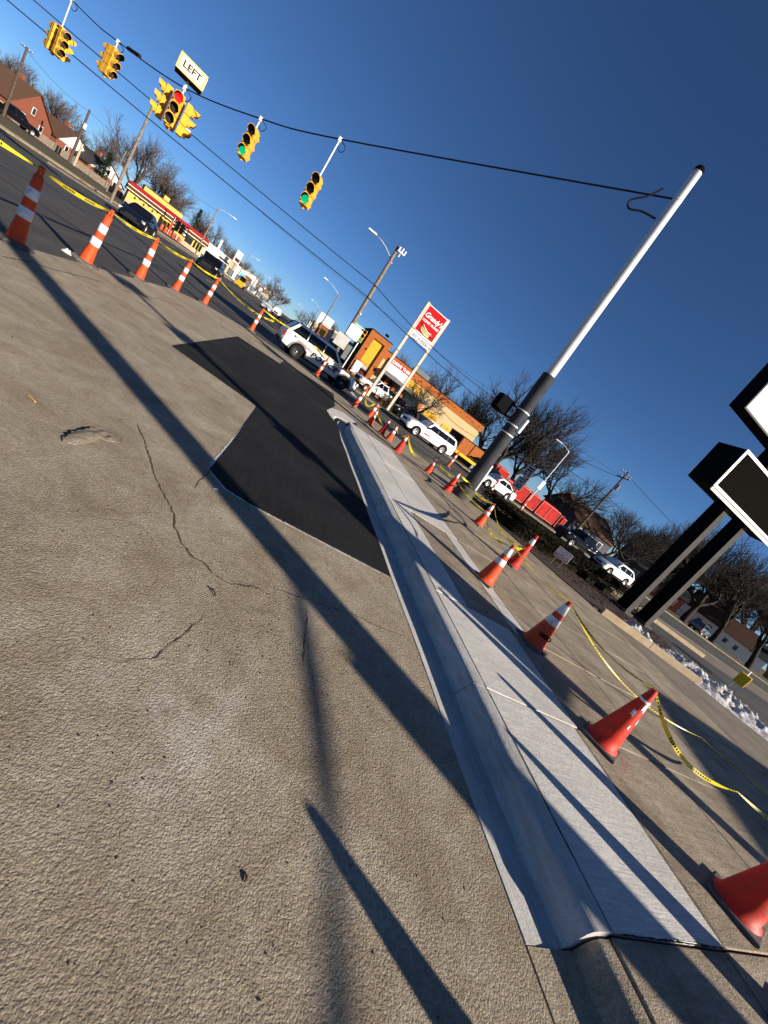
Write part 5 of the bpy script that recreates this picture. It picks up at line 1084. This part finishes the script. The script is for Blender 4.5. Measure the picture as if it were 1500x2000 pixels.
shopR('grey block building behind the notice-board pole', 4.6, 66, 14, 5, 3.7, M_GREYP, M_CREAMB); shopR('dark low building behind the police car roof', 3.2, 86, 12, 8, 4.2, M_BRICK, M_CREAMB); shopR('pale building down the right side of the street', 3.0, 125, 30, 12, 5.0, M_CREAMB, M_WHITE); shopR('white building at the distant right side', 2.5, 185, 40, 12, 5.5, M_WHITE, M_GREYP)
tt = thing('billboard_sign', 'plain white board sign on a dark post above the right side traffic', 'sign', (3.6, 98, 0)); MB().tube([(0, 0, 0), (0, 0, 5)], .15, 8).build('post', M_BLK, tt); MB().box(-1.2, -.15, 4.6, 2.0, .15, 6.6).build('panel', M_WHITE, tt)
tt = thing('warning_sign', 'small yellow warning sign above the police car roof', 'sign', (2.95, 62, 0)); MB().tube([(0, 0, 0), (0, 0, 2.9)], .05, 8).build('post', M_GREYP, tt); MB().box(-.4, -.06, 2.2, .4, -.03, 3.0).build('plate', mat('warning_yellow', (.75, .55, .03), .5), tt)
# houses
M_SHINB = mat('brown_shingle', (.10, .055, .036), .9, var=.2, vs_=20, bump=.2, bs=60); M_SHIND = mat('dark_shingle', (.045, .045, .046), .9, var=.2, vs_=20, bump=.2, bs=60); M_SIDING = mat('white_siding', (.72, .71, .69), .7, var=.05, vs_=5); M_GSID = mat('grey_siding', (.075, .078, .09), .8, var=.08, vs_=4)
def house(label, x, y, rz, w_, dep, eave, ridge, wall, roof, trim=M_SIDING, gable=None, z=None, chim=True):
    """ridge along local X; gable end faces local -X, long side faces -Y"""
    t = thing('house', label, 'house', (x, y, gz(x) if z is None else z), radians(rz))
    MB().box(0, 0, -.2, w_, dep, eave).build('wall', wall, t)
    b = MB(); b.add([(-.0, 0, eave), (0, dep, eave), (0, dep/2, ridge), (w_, 0, eave), (w_, dep, eave), (w_, dep/2, ridge)], [(0, 2, 1), (3, 4, 5), (0, 1, 4, 3)]); b.build('gable', gable or wall, t)
    o = .35; sl = (ridge-eave)/(dep/2); b = MB()
    for sgn in (0, 1):
        y0 = -o if sgn == 0 else dep+o; ze = eave-sl*o
        P = [(-o, y0, ze+.05), (w_+o, y0, ze+.05), (w_+o, dep/2, ridge+.05), (-o, dep/2, ridge+.05)]
        b.add(P+[(a, c_, e+.14) for a, c_, e in P], [(0, 1, 2, 3), (4, 7, 6, 5), (0, 4, 5, 1), (1, 5, 6, 2), (3, 2, 6, 7), (0, 3, 7, 4)])
    r = b.build('roof', roof, t)
    if chim: MB().box(w_*.25, dep*.42, ridge-.6, w_*.25+.7, dep*.42+.6, ridge+1.0).build('chimney', M_BRICK, r)
    for yy in (dep*.25, dep*.68):
        f = MB().box(-.06, yy-.45, .9, .02, yy+.45, 2.1).build('window', trim, t); MB().box(-.09, yy-.34, 1.0, -.062, yy+.34, 2.0).build('pane', M_SHOPG, f)
    if ridge-eave > 1.6: f = MB().box(-.06, dep/2-.4, eave+.3, .02, dep/2+.4, eave+1.5).build('window', trim, t); MB().box(-.09, dep/2-.3, eave+.4, -.062, dep/2+.3, eave+1.4).build('pane', M_SHOPG, f)
    for k in range(3):
        xx = w_*(.2+.28*k); f = MB().box(xx-.5, -.06, .8, xx+.5, .02, 2.1).build('window', trim, t); MB().box(xx-.4, -.09, .9, xx+.4, -.062, 2.0).build('pane', M_SHOPG, f)
    return t
hs = [house('brick house with a steep brown roof and pale chimney flue', -53.5, 108, 172, 13, 10, 2.4, 6.2, M_BRICK, M_SHINB, z=.6), house('brick house with a white gable peak', -51.5, 118, 165, 10, 8, 2.3, 5.0, M_BRICK, M_SHINB, gable=M_SIDING, z=.6), house('low brick house with a dark spreading roof', -45.5, 121, 158, 13, 9, 1.9, 4.3, M_BRICK, M_SHIND, gable=M_SIDING, z=.6)]
t = thing('fence', 'grey slatted fence in front of the brick houses', 'fence', (0, 0, 0)); fa, fb = Vector((-51, 93)), Vector((-40, 108)); fd = (fb-fa).normalized()
for k in range(62):
    p = fa+fd*(k*.3); q = MB(); q.obox((p.x, p.y, 0), fd.to_3d(), (-fd.y, fd.x, 0), .26, .04, .6, 1.75+.03*sin(k*1.7)); q.build('slat', M_WOOD if k else M_WOOD, t)
for k in range(7):
    p = fa+fd*(k*3.0); MB().obox((p.x+.08, p.y-.05, 0), fd.to_3d(), (-fd.y, fd.x, 0), .12, .12, .5, 1.95).build('post', M_GREYP, t)
t = thing('board_fence', 'tan board fence beside the parked black pickup', 'fence', (0, 0, 0)); fa = Vector((-56, 90))
for k in range(16):
    p = fa+fd*(k*.3)+Vector((.3, 0)); MB().obox((p.x, p.y, 0), fd.to_3d(), (-fd.y, fd.x, 0), .28, .04, .6, 2.0).build('board', M_TSTU, t)
house('grey sided house with a brown shingled roof behind the black pickup', 44.5, 47, 0, 9, 8, 2.8, 5.2, M_GSID, M_SHINB, z=.1, chim=False)
house('dark roofed house behind the right hand trees', 62, 52, -48, 7, 8, 3.0, 5.8, M_GSID, M_SHIND, z=.1)
house('white gabled cottage seen between the bare trees', 92, 57, -55, 7, 8, 3.0, 6.6, M_SIDING, M_SHINB, z=.1)
house('white sided house with a front porch', 110, 61, -55, 8, 8, 3.2, 6.6, M_SIDING, M_SHINB, z=.1)
house('white trimmed brick house half hidden by the sign posts', 80, 58, -45, 7, 8, 3.0, 6.0, M_BRICK, M_SHIND, z=.1)
house('white house at the dark end of the street', 128, 66, -55, 9, 8, 3.2, 6.4, M_SIDING, M_SHIND, z=.1)

# ================================================================ TREES
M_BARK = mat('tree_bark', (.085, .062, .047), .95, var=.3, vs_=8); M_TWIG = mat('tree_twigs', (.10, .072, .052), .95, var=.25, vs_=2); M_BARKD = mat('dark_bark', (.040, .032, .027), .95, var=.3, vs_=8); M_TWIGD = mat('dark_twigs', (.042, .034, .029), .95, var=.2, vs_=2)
def tree_mesh(seed, H, trunk_h, spread, levels=5, n0=5, r0=.22, twig=.012, up=.25, dens=1.0, split=(4, 4, 4, 5)):
    rr = random.Random(seed); lo = MB(); hi = MB()
    def seg(b, pts, r0_, r1_, n):
        m = len(pts); b.tube(pts, [r0_+(r1_-r0_)*i/(m-1) for i in range(m)], n, caps=False)
    def grow(p, d, L, r, lv):
        k = 4 if lv < 2 else 3; pts = [p]; q = p; dd = d
        for i in range(k):
            dd = (dd+Vector((rr.gauss(0, .13), rr.gauss(0, .13), rr.gauss(0, .08)+up*.16))).normalized(); q = q+dd*(L/k); pts.append(q)
        r1 = max(twig*.55, r*.55); seg(lo if lv < 2 else hi, pts, r, r1, 7 if lv == 0 else 5 if lv == 1 else 3)
        if lv >= levels: return
        nk = split[min(lv, len(split)-1)]
        for j in range(nk):
            fr = .35+.65*(j+rr.random())/nk if lv else .6+.4*(j+rr.random())/nk
            if lv == 0: fr = max(fr, .75)
            ix = min(len(pts)-2, int(fr*(len(pts)-1))); pp = pts[ix].lerp(pts[ix+1], fr*(len(pts)-1)-ix); base = (pts[ix+1]-pts[ix]).normalized()
            az_ = rr.uniform(0, 2*pi); o_ = base.orthogonal().normalized(); o2 = base.cross(o_); side = o_*cos(az_)+o2*sin(az_)
            a = radians(rr.uniform(24, 58))*spread; nd = (base*cos(a)+side*sin(a)+Vector((0, 0, up*.35))).normalized()
            grow(pp, nd, L*rr.uniform(.52, .80)*(1.0 if lv else (H-trunk_h)/trunk_h*.42), max(twig, r*rr.uniform(.42, .62)), lv+1)
        if lv: grow(pts[-1], dd, L*.66, max(twig, r*.5), lv+1)
    grow(Vector((0, 0, -.1)), Vector((rr.gauss(0, .04), rr.gauss(0, .04), 1)).normalized(), trunk_h, r0, 0)
    zmax = max(v[2] for v in hi.v); s = H/zmax
    for b in (lo, hi): b.v = [(x*s, y*s, z*s) for x, y, z in b.v]
    return lo, hi
TREES = []
for (sd, H, th, sp, r0, tw, up_) in ((1, 12, 2.6, .88, .26, .008, .40), (2, 12, 2.2, 1.0, .28, .008, .33), (3, 12, 2.6, .80, .24, .008, .46), (4, 5.4, 1.1, 1.1, .13, .010, .12), (5, 12, 2.4, .92, .27, .009, .42)):
    TREES.append(tree_mesh(sd, H, th, sp, 5, r0=r0, twig=tw, up=up_, split=(4, 3, 3, 3) if sd == 4 else (5, 4, 4, 3)))
TM = {}
def tree(label, x, y, h, kind, dark=False, rz=0, z=None, sx=1.0, grp=None):
    lo, hi = TREES[kind]; key = (kind, dark)
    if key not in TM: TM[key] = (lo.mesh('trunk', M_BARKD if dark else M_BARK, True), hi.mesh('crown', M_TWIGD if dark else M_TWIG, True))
    t = thing('bare_tree', label, 'tree', (x, y, gz(x) if z is None else z), rz, grp); H = 5.4 if kind == 3 else 12; s = h/H
    for nm, me in zip(('trunk', 'crown'), TM[key]):
        o = bpy.data.objects.new(nm, me); COL.objects.link(o); o.parent = t
    t.scale = (s*sx, s*sx, s); return t
tree('spreading bare tree in front of the restaurant yellow panels', 14.9, 42.6, 5.7, 3, True, 1.0, .1, 1.25)
tree('large dark bare tree rising behind the pale pole', 37.0, 62, 18.5, 0, True, .4, .1, 1.15)
tree('tall bare tree behind the restaurant end wall', 25.5, 66, 11.5, 1, False, 2, .05, 1.25)
tree('bare tree behind the long tan wall', 20.5, 70, 8.8, 2, False, 1, .05, 1.4)
tree('bare tree rising over the restaurant roof beside the red sign', 16.5, 69, 8.2, 1, False, 4, .05, 1.3)
tree('dense bare tree between the restaurant and the big dark tree', 31, 66, 11.5, 4, True, 3, .05, 1.3)
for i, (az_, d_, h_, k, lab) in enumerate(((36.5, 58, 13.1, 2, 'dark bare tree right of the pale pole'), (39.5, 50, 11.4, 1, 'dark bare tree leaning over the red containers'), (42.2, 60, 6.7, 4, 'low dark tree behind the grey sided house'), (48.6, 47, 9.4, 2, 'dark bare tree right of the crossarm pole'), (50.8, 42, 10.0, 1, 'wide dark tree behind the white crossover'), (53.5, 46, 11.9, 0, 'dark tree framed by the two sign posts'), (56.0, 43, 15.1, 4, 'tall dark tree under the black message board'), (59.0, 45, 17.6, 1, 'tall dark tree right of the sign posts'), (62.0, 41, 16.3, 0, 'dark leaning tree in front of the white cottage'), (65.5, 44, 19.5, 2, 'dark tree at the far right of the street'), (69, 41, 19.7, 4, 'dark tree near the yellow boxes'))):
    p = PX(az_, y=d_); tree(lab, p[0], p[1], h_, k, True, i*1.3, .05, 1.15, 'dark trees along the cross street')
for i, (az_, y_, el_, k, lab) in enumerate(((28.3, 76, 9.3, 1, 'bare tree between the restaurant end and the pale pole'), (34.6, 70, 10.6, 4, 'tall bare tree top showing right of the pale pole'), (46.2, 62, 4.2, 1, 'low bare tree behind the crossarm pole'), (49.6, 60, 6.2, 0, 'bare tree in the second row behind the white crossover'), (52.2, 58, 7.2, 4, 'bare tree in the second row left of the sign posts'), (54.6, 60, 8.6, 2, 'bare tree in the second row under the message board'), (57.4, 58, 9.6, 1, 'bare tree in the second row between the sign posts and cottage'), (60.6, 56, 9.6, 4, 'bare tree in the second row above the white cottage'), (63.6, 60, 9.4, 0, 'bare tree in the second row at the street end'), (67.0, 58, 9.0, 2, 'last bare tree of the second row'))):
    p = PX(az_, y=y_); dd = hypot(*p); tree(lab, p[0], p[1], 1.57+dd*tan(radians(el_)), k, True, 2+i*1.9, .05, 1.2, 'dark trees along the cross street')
for i, (az_, d_, h_, k, lab) in enumerate(((-32.5, 150, 10, 1, 'bare tree at the left behind the brick roof'), (-30.3, 150, 10.5, 0, 'bare tree over the brown shingled roof'), (-28.4, 145, 10, 4, 'bare tree between the brick houses'), (-26.3, 140, 9.6, 2, 'bare tree behind the white gable peak'), (-24.6, 138, 7.8, 1, 'small bare tree behind the dark spreading roof'), (-22.6, 130, 9.0, 4, 'bare tree behind the slatted fence end'), (-20.2, 135, 14.2, 0, 'big rounded bare tree behind the yellow restaurant'), (-18.0, 140, 13.5, 1, 'second big bare tree over the yellow roof'), (-16.2, 145, 10.8, 2, 'bare tree behind the upper yellow wall'), (-13.6, 160, 10.5, 4, 'bare tree behind the menu boards'), (-12.0, 175, 11, 1, 'bare tree over the white petrol shop'), (-10.4, 190, 9.8, 2, 'bare tree over the cream brick shop'), (-8.6, 215, 9.5, 0, 'bare tree above the blue awning shop'), (-7.2, 240, 9.0, 4, 'bare tree above the red brick shop'), (-5.9, 235, 9.5, 1, 'bare tree beyond the two storey building'), (-4.5, 215, 11.5, 3, 'pale rounded tree by the distant traffic'), (-3.6, 260, 10, 2, 'bare tree near the vanishing end of the street'))):
    p = PX(az_, d=d_); tree(lab, p[0], p[1], h_*1.15, k, False, i*1.1, None, 1.1, 'bare trees along the main street')
for i, (az_, d_, h_, k, lab) in enumerate(((.9, 190, 9.5, 3, 'rounded dark tree behind the distant right lamps'), (2.9, 120, 7.5, 3, 'bare tree behind the plain white board'), (4.4, 110, 7.2, 1, 'bare tree behind the grey block building'), (6.4, 115, 6.8, 4, 'bare tree beside the dark tower side'), (3.6, 150, 9, 2, 'far bare tree right of the street'))):
    p = PX(az_, d=d_); tree(lab, p[0], p[1], h_, k, False, i*1.7, 0, 1.3, 'bare trees right of the main street')
# evergreens
M_FIR = mat('fir_needles', (.022, .034, .014), .9, var=.4, vs_=3)
def fir(label, x, y, h, r, seed):
    t = thing('fir_tree', label, 'tree', (x, y, gz(x))); MB().tube([(0, 0, 0), (0, 0, h)], [.25, .03], 7).build('trunk', M_BARKD, t); rr = random.Random(seed); b = MB()
    for k in range(2600):
        z = h*(.12+.88*rr.random()**.8); rad = r*(1-z/h)*(.55+.45*abs(sin(z*3.3)))+.1; a = rr.uniform(0, 2*pi); u_ = rr.random()**.5*rad
        p = Vector((cos(a)*u_, sin(a)*u_, z-.35*u_)); d_ = Vector((cos(a), sin(a), -.35+rr.gauss(0, .3))).normalized(); e = d_.cross(Vector((0, 0, 1))).normalized(); s = .35*rr.uniform(.6, 1.3); i = len(b.v)
        b.v += [tuple(p-e*s*.25), tuple(p+d_*s), tuple(p+e*s*.25)]; b.f.append((i, i+1, i+2))
    tag(b.build('crown', M_FIR, t), kind='stuff')
p = PX(-14.2, d=132); fir('dark fir tree rising behind the menu boards', p[0], p[1], 9.3, 2.6, 1)
p = PX(-22.3, d=122); fir('dark fir tree beside the slatted fence', p[0], p[1], 6.2, 2.2, 2)
SC.render.engine = 'CYCLES'
